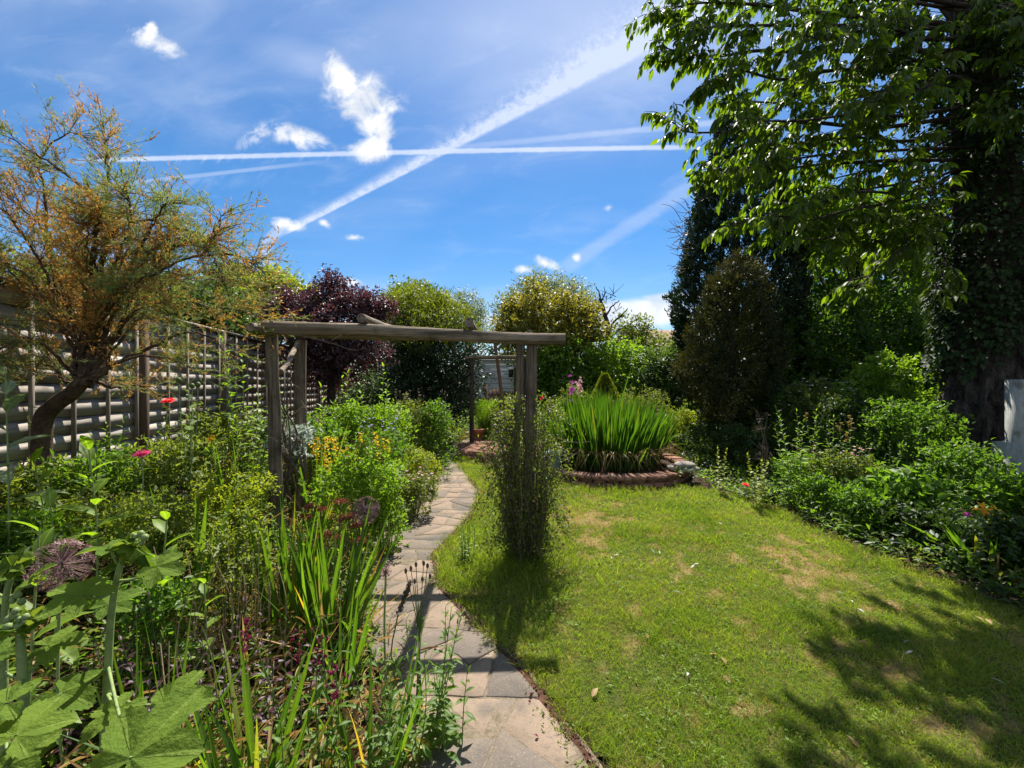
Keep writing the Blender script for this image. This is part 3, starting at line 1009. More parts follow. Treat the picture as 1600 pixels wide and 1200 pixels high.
# ------------------------------------------------------------------ left boundary fence
FX = -4.5
def build_fence(label, x_, y0, yend, rz, zlift):
    FX = x_
    fence = thing('lap_panel_fence', label, 'fence', (FX, 5.0, .46), None, rz)
    FO = (FX, 5.0, .46)
    k = 0
    while y0 < yend:
        y1 = y0 + 1.83
        zb = float(g(FX, (y0 + y1) / 2)) + .12
        zb = .60 + max(0, (y0 - 8) * .035) + zlift
        a = Acc()
        nb = 11
        H = 1.80
        ex = H / nb
        for b in range(nb):
            z0 = zb + b * ex
            yv = np.linspace(y0 + .05, y1 - .05, 14)
            wav = (fbm(yv * 3.1, yv * 0 + b * 3.3 + k * 7, 3, 41) - .5) * .030
            lift = rng.uniform(.002, .008) + (fbm(yv * 2.2, yv * 0 + b * 1.7 + k, 2, 43) - .5) * .010
            bot = np.stack([FX + .012 + lift, yv, z0 - .02 + wav], 1)
            top = np.stack([np.full(14, FX + .004), yv, np.full(14, z0 + ex * 1.12)], 1)
            back = bot - (.009, 0, 0)
            V = np.stack([top, bot, back], 1).reshape(-1, 3)
            q = np.arange(13) * 3
            F = np.vstack([np.stack([q, q + 1, q + 4, q + 3], 1), np.stack([q + 1, q + 2, q + 5, q + 4], 1), np.stack([q + 2, q, q + 3, q + 5], 1)])
            a.add(V, F, rng.random())
        pan = a.build('lap_panel', M['fence'], fence, org=FO)
        for yb in (y0 + .42, y0 + .84, y0 + 1.26, y0 + 1.68):
            b_ = Acc()
            box(b_, (FX + .038, yb - .019, zb - .03), (FX + .058, yb + .019, zb + H), rng.random())
            b_.build('batten', M['batten'], pan, org=FO)
        b_ = Acc()
        box(b_, (FX - .03, y0 + .05, zb + H + .003), (FX + .07, y1 - .05, zb + H + .03), rng.random())
        b_.build('cap_rail', M['fence'], pan, org=FO)
        b_ = Acc()
        box(b_, (FX - .02, y0 + .055, zb - .30), (FX + .02, y1 - .055, zb - .035), rng.random())
        b_.build('gravel_board', M['fence_post'], pan, org=FO)
        b_ = Acc()
        box(b_, (FX - .045, y0 - .042, 0.2), (FX + .065, y0 + .042, zb + H + .035), rng.random())
        b_.build('fence_post', M['fence_post'], fence, org=FO)
        y0 = y1
        k += 1


build_fence('weathered grey overlapping slat fence behind the left flower bed', FX, 1.30, 15.5, R(10.0), 0.0)
build_fence('farther slat fence end showing between the purple maple and the domed evergreen', -3.75, 11.6, 17.0, R(1.0), -.10)


# ------------------------------------------------------------------ rustic pergola over the path
def pole(acc, A, B, r0, r1, sides=10, rough=.12, seed=0, sag=0.0, var=.5, mi=0, n=14):
    t_ = np.linspace(0, 1, n)[:, None]
    p_ = np.asarray(A, float) * (1 - t_) + np.asarray(B, float) * t_
    p_[:, 2] -= sag * np.sin(np.pi * t_[:, 0])
    p_ = p_ + (fbm(t_ * 3 + seed, np.array([[0, 5, 9.]]) + seed, 2, seed) - .5) * .025
    tube(acc, p_, np.linspace(r0, r1, n), sides, var, mi, True, rough, seed)


perg = thing('rustic_pergola', 'weathered round timber pergola arching over the paved path', 'pergola', (-.95, 3.7, 0))
PO = (-.95, 3.7, 0)


def ppart(name, A, B, r0, r1, mat, **kw):
    b_ = Acc()
    pole(b_, A, B, r0, r1, **kw)
    return b_.build(name, M[mat], perg, True, PO)


FL, FRp, RL, RR = (-2.08, 3.6), (.125, 3.57), (-2.22, 4.30), (.095, 4.25)
ppart('post', (FL[0] + .03, FL[1], -.1), (FL[0] - .03, FL[1], 1.985), .056, .050, 'oldwood', seed=1, var=.3, sides=12)
ppart('post', (FRp[0] + .02, FRp[1], -.1), (FRp[0] + .045, FRp[1], 1.955), .056, .046, 'oldwood', seed=2, var=.35, sides=12)
ppart('post', (RL[0], RL[1], -.1), (RL[0], RL[1], 2.02), .058, .056, 'oldwood', seed=3, var=.5, sides=12)
ppart('post', (RR[0], RR[1], -.1), (RR[0] - .02, RR[1], 1.99), .045, .040, 'oldwood', seed=4, var=.7)
ppart('beam', (-2.12, 3.53, 2.04), (.455, 3.50, 1.925), .062, .050, 'oldwood_x', seed=5, var=.55, sides=12, n=20)
ppart('beam', (-2.40, 4.30, 2.08), (.30, 4.27, 2.02), .050, .042, 'oldwood_x', seed=6, var=.5)
ppart('side_rail', (-2.17, 3.38, 2.018), (-2.03, 4.42, 2.065), .036, .030, 'oldwood_y', seed=7, var=.95)
ppart('side_rail', (.16, 3.62, 1.99), (.08, 4.50, 2.05), .034, .030, 'oldwood_y', seed=8, var=.4)
ppart('rafter', (-1.275, 3.46, 2.10), (-1.22, 4.52, 2.12), .040, .034, 'oldwood_y', seed=9, var=.2)
ppart('rafter', (-.365, 3.42, 2.075), (-.40, 4.52, 2.11), .040, .036, 'oldwood_y', seed=10, var=.15)
ppart('brace', (-2.23, 4.28, 1.97), (-2.06, 3.66, 1.66), .026, .024, 'oldwood_y', seed=11, var=.75)
ppart('brace', (-2.06, 3.68, .95), (-2.20, 4.27, .55), .028, .026, 'oldwood_y', seed=12, var=.3)
# lumpy post cap, a knot on the right post
b_ = Acc()
ball(b_, (FRp[0] + .045, FRp[1], 1.945), .058, 10, 7, .2, 0, .8)
b_.build('post_cap', M['bark'], perg, True, PO)

a = Acc()
vine = thing('bare_climber', 'leafless brown climber stems wound between the left pergola posts', 'climber', (-2.12, 3.85, 0.12))
VO = (-2.12, 3.85, .12)
crng = np.random.default_rng(3)
for s_ in range(7):
    zt = crng.uniform(1.1, 1.98)
    b0 = np.array([-2.12 + crng.normal(0, .05), 3.85 + crng.normal(0, .12), .05])
    pts = [b0]
    for q in range(1, 6):
        pts.append(np.array([-2.11 + crng.normal(0, .045), 3.82 + crng.normal(0, .13), .05 + (zt - .05) * q / 5]))
    tube(a, spline(pts, 30), np.linspace(.014, .004, 30) * crng.uniform(.6, 1.3), 5, .5, 0, False)
pts = [W(403, 517, 3.45), W(470, 525, 3.42), W(520, 537, 3.40), W(550, 547, 3.38), W(572, 544, 3.36)]
tube(a, spline(pts, 20), np.linspace(.007, .003, 20), 5, .6, 0, False)
tube(a, spline([W(513, 537, 3.4), W(522, 530, 3.38), W(535, 523, 3.38)], 8), .003, 4, .6, 0, False)
for s_ in range(40):
    b0 = np.array([-2.11 + crng.normal(0, .06), 3.85 + crng.normal(0, .15), crng.uniform(.7, 1.95)])
    sticks(a, [b0], [b0 + crng.normal(0, .11, 3)], [.003], [.0012])
a.build('twigs', M['twig'], vine, org=VO)

# ------------------------------------------------------------------ second post pair farther along and the white boarded shed
pp = at(737, 9.6)
far_arch = thing('garden_arch', 'dark timber arch post beside the far bend of the path', 'arch', pp)
for nme, A, B, r in (('post', (0, 0, -.1), (0, 0, 2.08), .055), ('post', (1.22, .05, -.1), (1.22, .05, 2.1), .06), ('crossbar', (-.15, .02, 2.12), (1.4, .05, 2.14), .04)):
    b_ = Acc()
    pole(b_, A, B, r, r * .9, seed=int(r * 1000) + len(nme))
    b_.build(nme, M['bark'] if nme == 'post' else M['oldwood_x'], far_arch, True)

sp = at(778, 17.0)
shed = thing('boarded_shed', 'low white weatherboarded outbuilding seen through the pergola', 'shed', sp)
zf = sp.z
b_ = Acc()
for q in range(8):
    z0 = .55 + q * .20
    M4 = np.eye(4)
    box(b_, (-1.35, -.02 + .0, z0), (1.55, .02, z0 + .196), rng.random())
    box(b_, (-1.35, -.045, z0 - .012), (1.55, -.02, z0 + .03), rng.random())
box(b_, (-1.33, .021, .0), (1.53, 2.2, 2.1), .5)
b_.build('wall', M['white_board'], shed)
b_ = Acc()
box(b_, (-1.5, -.25, 2.16), (1.7, 2.4, 2.22), .5)
b_.build('roof', M['stone'], shed)
b_ = Acc()
box(b_, (-1.33, -.06, .0), (1.53, -.03, .53), .4)
b_.build('plinth', M['brownwood'], shed)

lp = at(806, 12.5)
lamp = thing('garden_lantern', 'small dark lantern with white top on a brown post near the white outbuilding', 'lantern', lp)
b_ = Acc()
box(b_, (-.06, -.06, 0), (.06, .06, 2.05 - lp.z), .5)
b_.build('post', M['brownwood'], lamp)
b_ = Acc()
box(b_, (-.22, -.07, 1.75 - lp.z), (-.07, .07, 1.98 - lp.z), .5)
b_.build('lamp_housing', M['lampblack'], lamp)
b_ = Acc()
box(b_, (-.24, -.09, 1.985 - lp.z), (-.065, .09, 2.06 - lp.z), .5)
b_.build('lamp_top', M['lampwhite'], lamp)
b_ = Acc()
tube(b_, [(.13, 0, 0), (.13, 0, 2.5 - lp.z)], .04, 8)
b_.build('downpipe', M['tub'], lamp, True)

gp = at(788, 13.2)
gate = thing('picket_gate', 'brown wooden gate closing the far end of the paved path', 'gate', gp)
b_ = Acc()
for q in range(9):
    box(b_, (-.5 + q * .115, -.01, .06), (-.5 + q * .115 + .09, .012, 1.12 + .05 * math.sin(q)), rng.random())
b_.build('pickets', M['brownwood'], gate)
for z in (.25, .92):
    b_ = Acc()
    box(b_, (-.52, .013, z), (.54, .05, z + .09), .4)
    b_.build('rail', M['brownwood'], gate)
b_ = Acc()
box(b_, (-.66, -.05, 0), (-.56, .05, 1.3), .3)
b_.build('gate_post', M['brownwood'], gate)

a = Acc()
lean = thing('leaning_pole', 'thin brown pole leaning under the pergola beam near the gate', 'pole', at(793, 10.5))
lo = at(793, 10.5)
pole(a, np.array(W(793, 640, 10.5)) * (1, 1, 0) + (0, 0, lo.z), W(772, 528, 10.2), .05, .04, 7, seed=5)
a.build('shaft', M['brownwood'], lean, True, lo)

# steps and pot
st_o = at(782, 12.0)
steps = thing('garden_steps', 'two pale stone steps at the far end of the path', 'steps', st_o)
for q in range(3):
    b_ = Acc()
    z0 = .03 + q * .15
    box(b_, (-.42 - .03 * q, .0 + q * .42, -.1), (.50 + .03 * q, .45 + q * .42, z0 + .10), .5, 0)
    b_.build('riser', M['brick'], steps)
    b_ = Acc()
    box(b_, (-.45 - .03 * q, -.03 + q * .42, z0 + .103), (.53 + .03 * q, .455 + q * .42 - .06, z0 + .14), rng.random(), 0)
    b_.build('tread', M['paleslab'], steps)

po = at(746, 10.2)
pot = thing('flower_pot', 'small terracotta pot standing at the foot of the far arch', 'pot', po)
b_ = Acc()
tube(b_, [(0, 0, 0), (0, 0, .27), (0, 0, .271), (0, 0, .34)], [.10, .145, .165, .17], 16)
b_.build('body', M['terracotta'], pot, True)

# ------------------------------------------------------------------ round brick pond with irises, brick platform
PC = np.array([1.72, 7.55])
PRX, PRY = 1.45, 1.48


def ring_bricks(acc, cx_, cy_, rx, ry, z0, z1, wd, n, a0=0, a1=2 * np.pi, seed=1):
    q = np.random.default_rng(seed)
    for k in range(n):
        t0, t1 = a0 + (a1 - a0) * (k + .06) / n, a0 + (a1 - a0) * (k + .94) / n
        dz_ = q.normal(0, .005)
        ro = q.normal(0, .008)
        P_ = []
        for z in (z0, z1 + dz_):
            for tq, rr_ in ((t0, 0), (t1, 0), (t1, -wd), (t0, -wd)):
                P_.append((cx_ + (rx + rr_ + ro) * math.cos(tq), cy_ + (ry + rr_ + ro) * math.sin(tq), z))
        acc.add(np.array(P_), np.array([[0, 3, 2, 1], [4, 5, 6, 7], [0, 1, 5, 4], [1, 2, 6, 5], [2, 3, 7, 6], [3, 0, 4, 7]]), q.random())


pond = thing('brick_pond_surround', 'low curved brick rim of the round raised pond at the lawn edge', 'brick edging', (PC[0], PC[1], 0))
b_ = Acc()
ring_bricks(b_, 0, 0, PRX - .02, PRY - .02, -.05, .055, .16, 44, seed=2)
ring_bricks(b_, 0, 0, PRX - .03, PRY - .03, .058, .115, .16, 44, .07, 2 * np.pi + .07, seed=5)
b_.build('wall_course', M['brick'], pond)
b_ = Acc()
ring_bricks(b_, 0, 0, PRX + .02, PRY + .02, .118, .172, .24, 78, seed=3)
b_.build('coping', M['brick'], pond)
b_ = Acc()
aa = np.arange(40) / 40 * 2 * np.pi
b_.add(np.vstack([np.stack([(PRX - .2) * np.cos(aa), (PRY - .2) * np.sin(aa), 0 * aa + .10], 1), [[0, 0, .10]]]), np.stack([np.arange(40), (np.arange(40) + 1) % 40, np.full(40, 40)], 1))
b_.build('soil_bed', M['soil'], pond)

pl = np.array([-.30, 9.15])
plat = thing('brick_platform', 'low round brick platform on the lawn beside the path bend', 'brick platform', (pl[0], pl[1], float(g(*pl))))
b_ = Acc()
for k in range(4):
    ring_bricks(b_, 0, 0, .95 - k * .235, 1.0 - k * .245, -.1 if k == 0 else .06, .14 + .004 * (k % 2), .225, 34 - 8 * k, seed=20 + k)
ring_bricks(b_, 0, 0, .96, 1.01, -.1, .05, .2, 30, seed=31)
b_.build('bricks', M['brick'], plat)

tb = at(860, 6.75)
tub = thing('plastic_tub', 'grey green plastic tub standing left of the iris clump', 'tub', tb)
b_ = Acc()
pr = [(.15, 0), (.17, .15), (.185, .36), (.190, .41), (.222, .412), (.225, .435), (.20, .44), (.185, .40), (.16, .05)]
tube(b_, [(0, 0, z) for _, z in pr], [r for r, _ in pr], 28, cap=False)
b_.add(np.vstack([np.stack([.17 * np.cos(aa), .17 * np.sin(aa), 0 * aa + .30], 1), [[0, 0, .30]]]), np.stack([np.arange(40), (np.arange(40) + 1) % 40, np.full(40, 40)], 1))
b_.build('body', M['tub'], tub, True)

rk = at(1068, 6.5)
rocks = thing('stone_heap', 'rough grey stone propped on the pond rim beside the irises', 'stone', (rk.x, rk.y, .17))
b_ = Acc()
qr = np.random.default_rng(8)
th = np.linspace(0, np.pi, 8)
for (ox, oy, oz, rx, ry, rz_) in ((0, 0, .10, .17, .13, .055), (-.12, .05, .045, .12, .12, .05), (.13, .0, .04, .12, .10, .045), (.02, -.1, .03, .10, .08, .035)):
    c_ = Acc()
    ball(c_, (0, 0, 0), 1, 11, 8)
    P_ = c_.V[0]
    P_ = P_ * (1 + .5 * (fbm(P_[:, :1] * 2 + ox * 40 + P_[:, 2:] * 3, P_[:, 1:2] * 2 + 7, 3, 6) - .5)) * (rx, ry, rz_) + (ox, oy, oz)
    b_.add(P_, c_.F[0], qr.random())
b_.build('boulder', M['stone'], rocks)

# white post at the right edge of the picture
wp = at(1600, 4.72)
wpost = thing('white_painted_post', 'peeling white post beside the ivy clad trunk at the right picture edge', 'post', wp)
b_ = Acc()
box(b_, (-.14, -.07, -.3), (.14, .07, EYE + 7 / 640 * 4.72 - wp.z), .5)
b_.build('shaft', M['white_paint'], wpost)
b_ = Acc()
box(b_, (-.19, -.16, -.3), (.19, .16, EYE - 92 / 640 * 4.72 - wp.z), .5)
b_.build('plinth', M['white_paint'], wpost)

# far house roof showing over the hedge
hp = at(1030, 34.0)
house = thing('distant_house', 'brown tiled roof of a distant house showing above the far hedge', 'house', hp)
b_ = Acc()
box(b_, (-2.2, 0, -.5), (4.2, 6, 3.6), .5)
b_.build('wall', M['render_wall'], house)
b_ = Acc()
V = np.array([(-2.5, -.4, 3.6), (4.5, -.4, 3.6), (4.5, 3, 5.4), (-2.5, 3, 5.4), (-2.5, 6.4, 3.6), (4.5, 6.4, 3.6)])
b_.add(V, [np.array([[0, 1, 2, 3], [3, 2, 5, 4]]), np.array([[0, 3, 4], [1, 5, 2]])])
b_.build('roof', M['rooftile'], house)
for wx in (-1.2, 1.2):
    b_ = Acc()
    box(b_, (wx, -.03, 1.9), (wx + 1.1, -.003, 3.1), .5)
    b_.build('window', M['glass'], house)

# ------------------------------------------------------------------ plant builders
def B(px, py, D, rpx, rypx=None, rd=None):
    k = D / FPX
    return (W(px, py, D), np.array([rpx * k, (rd if rd else rpx) * k, (rypx if rypx else rpx) * k]))


def crown(acc, blobs, n, L, Wd, T='dia', mi=0, per=12, cs=.14, shell=.55, droop=.25, up=0.0, out=.7, seed=1, ragged=.35, jit=.35, sprig=.07, follow=.6):
    q = np.random.default_rng(seed)
    C = np.array([b[0] for b in blobs])
    Rr = np.array([b[1] for b in blobs])
    w = (Rr[:, 0] * Rr[:, 2]) ** .9
    k = q.choice(len(blobs), n // per, p=w / w.sum())
    d = nrm(q.normal(size=(len(k), 3)))
    az, el = np.arctan2(d[:, 1], d[:, 0]), d[:, 2]
    lump = fbm(az * 2.3 + k * 7.1, el * 3.0 + k * 3.3, 3, seed)
    rad = (1 - shell * q.random(len(k)) ** 2.2) * (1 + ragged * (lump - .5) * 2) + q.normal(0, .03, len(k))
    spr = q.random(len(k)) < sprig
    rad = np.where(spr, 1.02 + .26 * q.random(len(k)), rad)
    c_ = C[k] + d * Rr[k] * rad[:, None]
    tw = nrm(d * out + q.normal(0, .6, d.shape) + (0, 0, up))
    cv = q.random(len(k)) * .6 + lump * .4
    c_, tw, cv, d = (np.repeat(z, per, 0) for z in (c_, tw, cv, d))
    m_ = len(c_)
    pos = c_ + tw * (q.random((m_, 1)) - .3) * cs * 2 * follow + q.normal(0, cs * jit, (m_, 3))
    Dr = nrm(tw * .8 + q.normal(0, .6, (m_, 3)) - np.array([0, 0, droop]))
    N = nrm(d * .5 + q.normal(0, .6, (m_, 3)) + (0, 0, .7))
    s_ = q.uniform(.65, 1.3, m_)
    var = np.clip(cv * .65 + q.random(m_) * .45 - .05, 0, 1)
    leaves(acc, pos, Dr, N, L * s_, Wd * s_, T, var, mi)
    return C


def tree(name, label, cat, px, D, blobs, n, L, Wd, mat, T='dia', trunk=.15, bark='bark', group=None, base=None, limb=.5, **kw):
    o = base if base is not None else at(px, D)
    th_ = thing(name, label, cat, o, group)
    a_ = Acc()
    C = crown(a_, blobs, n, L, Wd, T, **kw)
    a_.build('crown', M[mat] if isinstance(mat, str) else [M[z] for z in mat], th_, org=o)
    t_ = Acc()
    q = np.random.default_rng(int(px) + 5)
    top = C.mean(0)
    fork = np.array(o) * .5 + top * .5
    fork[2] = o.z + (top[2] - o.z) * limb
    tube(t_, spline([np.array(o) - (0, 0, .15), np.array(o) * .6 + fork * .4 + q.normal(0, .06, 3), fork], 10), np.linspace(trunk, trunk * .75, 10), 9, .5, 0, True, .2, 3)
    for bi_, c_ in enumerate(C):
        mid_ = fork * .5 + c_ * .5 + q.normal(0, .12, 3)
        tube(t_, spline([fork, mid_, c_ + (c_ - fork) * .05], 9), np.linspace(trunk * .5, trunk * .10, 9), 6, .5, 0, False)
        for z in range(5):
            e_ = c_ + np.clip(q.normal(0, 1, 3), -1.4, 1.4) * blobs[bi_][1] * .42
            tube(t_, spline([mid_ * .4 + c_ * .6, (c_ + e_) / 2 + q.normal(0, .05, 3), e_], 6), np.linspace(trunk * .2, trunk * .04, 6), 4, .5, 0, False)
    t_.build('trunk', M[bark], th_, True, o)
    return th_


def plant(name, label, cat, loc, parts, group=None, rz=0.0, sc=1.0):
    th_ = thing(name, label, cat, loc, group, rz, sc)
    for nme, ac, mats in parts:
        if ac is not None and ac.n:
            ac.build(nme, [M[z] for z in (mats if isinstance(mats, (list, tuple)) else [mats])], th_)
    return th_


def upright(q, ns, h, spread, L, Wd, T='lance', per=24, lean=.16, start=.12, r=.004, droop=.35, top=.4, hv=.25, mi=0, clasp=.35):
    st, lf, tips = Acc(), Acc(), []
    for s_ in range(ns):
        az = q.uniform(0, 6.28)
        ro = spread * math.sqrt(q.random())
        b0 = np.array([ro * math.cos(az), ro * math.sin(az), 0])
        hh = h * q.uniform(1 - hv, 1 + hv * .3)
        tip = b0 + np.array([math.cos(az) * lean * q.uniform(.2, 1.6), math.sin(az) * lean * q.uniform(.2, 1.6), 1]) * hh
        pts = spline([b0, (b0 + tip) / 2 + np.array([q.normal(0, .03), q.normal(0, .03), .02]) * hh, tip], 9)
        tube(st, pts, np.linspace(r, r * .45, 9), 5, q.random(), 0, False)
        tt_ = np.linspace(start, 1, per) + q.normal(0, .008, per)
        idx_ = np.clip(tt_ * 8, 0, 7.999)
        i0 = idx_.astype(int)
        pos = pts[i0] + (pts[i0 + 1] - pts[i0]) * (idx_ - i0)[:, None]
        a_ = np.arange(per) * 2.399 + q.uniform(0, 6) + q.normal(0, .2, per)
        elev = clasp + .7 * tt_ ** 3 + q.normal(0, .15, per)
        Dr = np.stack([np.cos(a_) * np.cos(elev), np.sin(a_) * np.cos(elev), np.sin(elev) - droop * .5], 1)
        size = (1 - (1 - top) * tt_ ** 1.6) * q.uniform(.75, 1.15, per)
        N = nrm(np.stack([-np.cos(a_) * .4, -np.sin(a_) * .4, np.ones(per)], 1) + q.normal(0, .15, (per, 3)))
        leaves(lf, pos, Dr, N, L * size, Wd * size, T, np.clip(q.normal(.5, .25, per) + .25 * (tt_ - .5), 0, 1), mi)
        tips.append(tip)
    return st, lf, np.array(tips)


def mound(q, rx, h, n, L, Wd, T='fold', per=9, up=.5, mi=0, lumps=9, cs=None, droop=.05):
    lf = Acc()
    bl = []
    for k in range(lumps):
        a_, ro = q.uniform(0, 6.28), rx * .62 * math.sqrt(q.random())
        r0 = rx * q.uniform(.36, .58)
        zz = h - r0 * .7 - (ro / rx) ** 2 * h * .5 + q.normal(0, .05) * h
        bl.append((np.array([ro * math.cos(a_), ro * math.sin(a_), max(zz, r0 * .5)]), np.array([r0, r0, r0 * q.uniform(.6, .95)])))
    bl.append((np.array([0, 0, h * .35]), np.array([rx * .8, rx * .8, h * .5])))
    crown(lf, bl, n, L, Wd, T, mi, per, cs or L * 1.1, .6, droop, up, .5, int(q.integers(1, 9999)), .3)
    st = Acc()
    k = 26
    a_ = q.uniform(0, 6.28, k)
    ro = rx * .55 * np.sqrt(q.random(k))
    b0 = np.stack([ro * .4 * np.cos(a_), ro * .4 * np.sin(a_), 0 * a_], 1)
    e_ = np.stack([ro * np.cos(a_), ro * np.sin(a_), h * q.uniform(.6, .95, k)], 1)
    sticks(st, b0, e_, .004, .002, 4)
    return st, lf


def sword(q, n, h, spread, Wd, lean=.16, bend=.25, seg=6, mi=0, hv=.3, fold=.22):
    a_ = Acc()
    ph = q.uniform(0, 6.28, n)
    ro = spread * np.sqrt(q.random(n))
    P_ = np.stack([ro * np.cos(ph), ro * np.sin(ph), 0 * ph - .02], 1)
    ln = lean * (ro / spread + .25) + q.normal(0, lean * .35, n)
    ph2 = ph + q.normal(0, .5, n)
    Dr = np.stack([np.cos(ph2) * ln, np.sin(ph2) * ln, np.ones(n)], 1)
    bd = np.stack([np.cos(ph2), np.sin(ph2), -.5 + 0 * ph], 1) * (bend * q.random(n) ** 2)[:, None]
    blades(a_, P_, Dr, h * q.uniform(1 - hv, 1.05, n), Wd * q.uniform(.7, 1.2, n), bd, seg, np.clip(q.normal(.45, .28, n), 0, 1), mi, fold, 2.6)
    return a_


def grassy(q, n, h, spread, Wd, lean=.5, bend=.6, mi=0):
    return sword(q, n, h, spread, Wd, lean, bend, 5, mi, .5, 0)


def bloom(acc, c_, r, n, cup=.5, Wf=.8, T='leaf', mi=0, var=None, tilt=(0, 0, 1), q=rng, layers=1):
    z = nrm(np.array(tilt, float))
    x = nrm(np.cross(z, (0.3, 1, .1)))
    y = np.cross(z, x)
    for l_ in range(layers):
        k = n
        a_ = np.arange(k) / k * 2 * np.pi + l_ * .5 + q.normal(0, .1, k)
        cu = cup + l_ * .35
        Dr = (np.cos(a_)[:, None] * x + np.sin(a_)[:, None] * y) * math.cos(cu) + z * math.sin(cu)
        N = z * math.cos(cu) - (np.cos(a_)[:, None] * x + np.sin(a_)[:, None] * y) * math.sin(cu)
        rr_ = r * (1 - .18 * l_)
        leaves(acc, np.repeat([np.asarray(c_, float)], k, 0), Dr + q.normal(0, .08, (k, 3)), N, rr_, rr_ * Wf, T, q.random(k) if var is None else var, mi)


def hgt(px, D, py):
    """height above the ground that reaches image row py"""
    return EYE - (py - 600) / FPX * D - float(g((px - 800) / FPX * D, D))


# ------------------------------------------------------------------ trees: background first
tree('lilac_tree', 'pale yellow green tree rising behind the slat fence beside the purple maple', 'tree', 430, 13.0,
     [B(400, 470, 13, 36), B(440, 465, 13, 34), B(425, 490, 13, 46), B(470, 470, 13, 26), B(385, 500, 13, 40), B(440, 445, 13.2, 22)], 15000, .13, .075, 'yellowgreen', per=14, cs=.22, seed=3, bark='bark')
tree('holly_tree', 'dark green tree behind the fence above the orange tamarisk tips', 'tree', 350, 15.0,
     [B(355, 440, 15, 22, 26), B(345, 470, 15, 34, 34), B(330, 500, 15, 40, 40), B(395, 440, 15.5, 20, 24)], 14000, .13, .065, 'dark', per=12, cs=.2, seed=5)
tree('hazel_bush', 'mid green bush peering over the fence below the tamarisk branches', 'bush', 310, 9.5,
     [B(260, 470, 9.5, 40), B(310, 475, 9.5, 44), B(355, 490, 9.5, 34), B(215, 480, 9.5, 44)], 9000, .10, .06, 'farleaf', per=12, cs=.2, seed=6)
tree('hedge_tree', 'olive green tree standing behind the fence at the far left', 'tree', 60, 8.0,
     [B(20, 470, 8, 70), B(110, 480, 8, 60), B(170, 490, 8, 50), B(-60, 450, 8, 80)], 11000, .10, .06, 'olive', per=12, cs=.2, seed=7)
tree('purple_maple', 'dark purple leaved maple inside the fence behind the pergola', 'tree', 515, 8.2,
     [B(518, 440, 8.2, 16, 18), B(524, 460, 8.2, 26, 20), B(574, 462, 8.0, 18, 10), B(602, 478, 8.0, 14, 8), B(440, 478, 8.2, 22, 10), B(500, 482, 8.2, 48, 24), B(560, 482, 8.0, 32, 20), B(588, 488, 8.0, 20, 12), B(465, 482, 8.2, 40, 26), B(450, 500, 8.2, 30, 18), B(525, 515, 7.9, 62, 26), B(480, 540, 8.0, 48, 36), B(560, 548, 8.0, 40, 22), B(515, 580, 8.2, 42, 30)],
     26000, .075, .036, 'maple', T='fold', per=10, cs=.12, seed=9, trunk=.10, droop=.3, ragged=.75, shell=.8, sprig=.22)
yo = at(672, 10.2)
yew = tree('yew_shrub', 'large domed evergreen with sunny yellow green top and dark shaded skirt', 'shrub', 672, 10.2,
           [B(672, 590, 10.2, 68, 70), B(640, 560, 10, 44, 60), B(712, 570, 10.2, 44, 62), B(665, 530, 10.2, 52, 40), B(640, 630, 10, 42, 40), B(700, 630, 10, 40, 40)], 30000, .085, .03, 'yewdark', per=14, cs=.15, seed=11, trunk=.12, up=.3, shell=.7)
a = Acc()
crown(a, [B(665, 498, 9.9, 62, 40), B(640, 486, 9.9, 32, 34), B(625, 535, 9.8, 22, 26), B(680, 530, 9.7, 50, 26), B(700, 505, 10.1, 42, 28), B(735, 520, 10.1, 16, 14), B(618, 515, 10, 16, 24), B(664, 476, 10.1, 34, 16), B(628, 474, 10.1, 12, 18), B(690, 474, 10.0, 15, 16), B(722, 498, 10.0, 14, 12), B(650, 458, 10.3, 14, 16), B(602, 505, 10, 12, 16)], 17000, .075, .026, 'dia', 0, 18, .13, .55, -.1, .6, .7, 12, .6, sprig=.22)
a.build('sunlit_top', M['yewgold'], yew, org=yo)  # yellower leaf colour stands in for sunlight on top of the dark crown
tree('field_maple', 'green broadleaf tree poking up behind the domed evergreen', 'tree', 645, 15.0,
     [B(640, 465, 15, 30, 18), B(670, 470, 15, 24, 18), B(612, 480, 15, 14, 24), B(655, 500, 15, 46, 30)], 9000, .12, .07, 'farleaf', per=12, cs=.22, seed=13, ragged=.6, sprig=.25)
tree('weeping_birch', 'thin grey green birch with hanging twigs against the sky', 'tree', 735, 26.0,
     [B(728, 475, 26, 26, 18), B(745, 485, 26, 16, 22), B(712, 490, 26, 20, 24), B(735, 510, 26, 28, 24)], 5200, .19, .055, 'willow', per=10, cs=.4, seed=14, droop=.9, ragged=.5)
tree('willow_tree', 'tall grey green tree topping out behind the yellow variegated tree', 'tree', 850, 21.0,
     [B(838, 450, 21, 20, 22), B(870, 450, 21, 22, 14), B(895, 465, 21, 20, 22), B(815, 470, 21, 26, 24), B(860, 480, 21, 60, 36), B(910, 495, 21, 26, 24), B(795, 500, 21, 24, 30)], 15000, .17, .06, 'willow', per=10, cs=.3, seed=15, ragged=.7, sprig=.25)
tree('variegated_tree', 'bushy tree of golden variegated leaves right of the white outbuilding', 'tree', 860, 13.5,
     [B(850, 490, 13.5, 50, 34), B(815, 510, 13.5, 36, 34), B(895, 500, 13.5, 42, 36), B(925, 520, 13.3, 24, 22), B(850, 530, 13.3, 60, 36), B(790, 520, 13.5, 16, 24), B(835, 455, 13.5, 13, 18), B(880, 468, 13.5, 15, 15), B(803, 482, 13.5, 13, 20), B(918, 488, 13.4, 14, 14), B(900, 545, 13.3, 40, 34)], 19000, .11, .065, 'variegated', T='fold', per=10, cs=.2, seed=16, shell=.75, ragged=.6, sprig=.2)
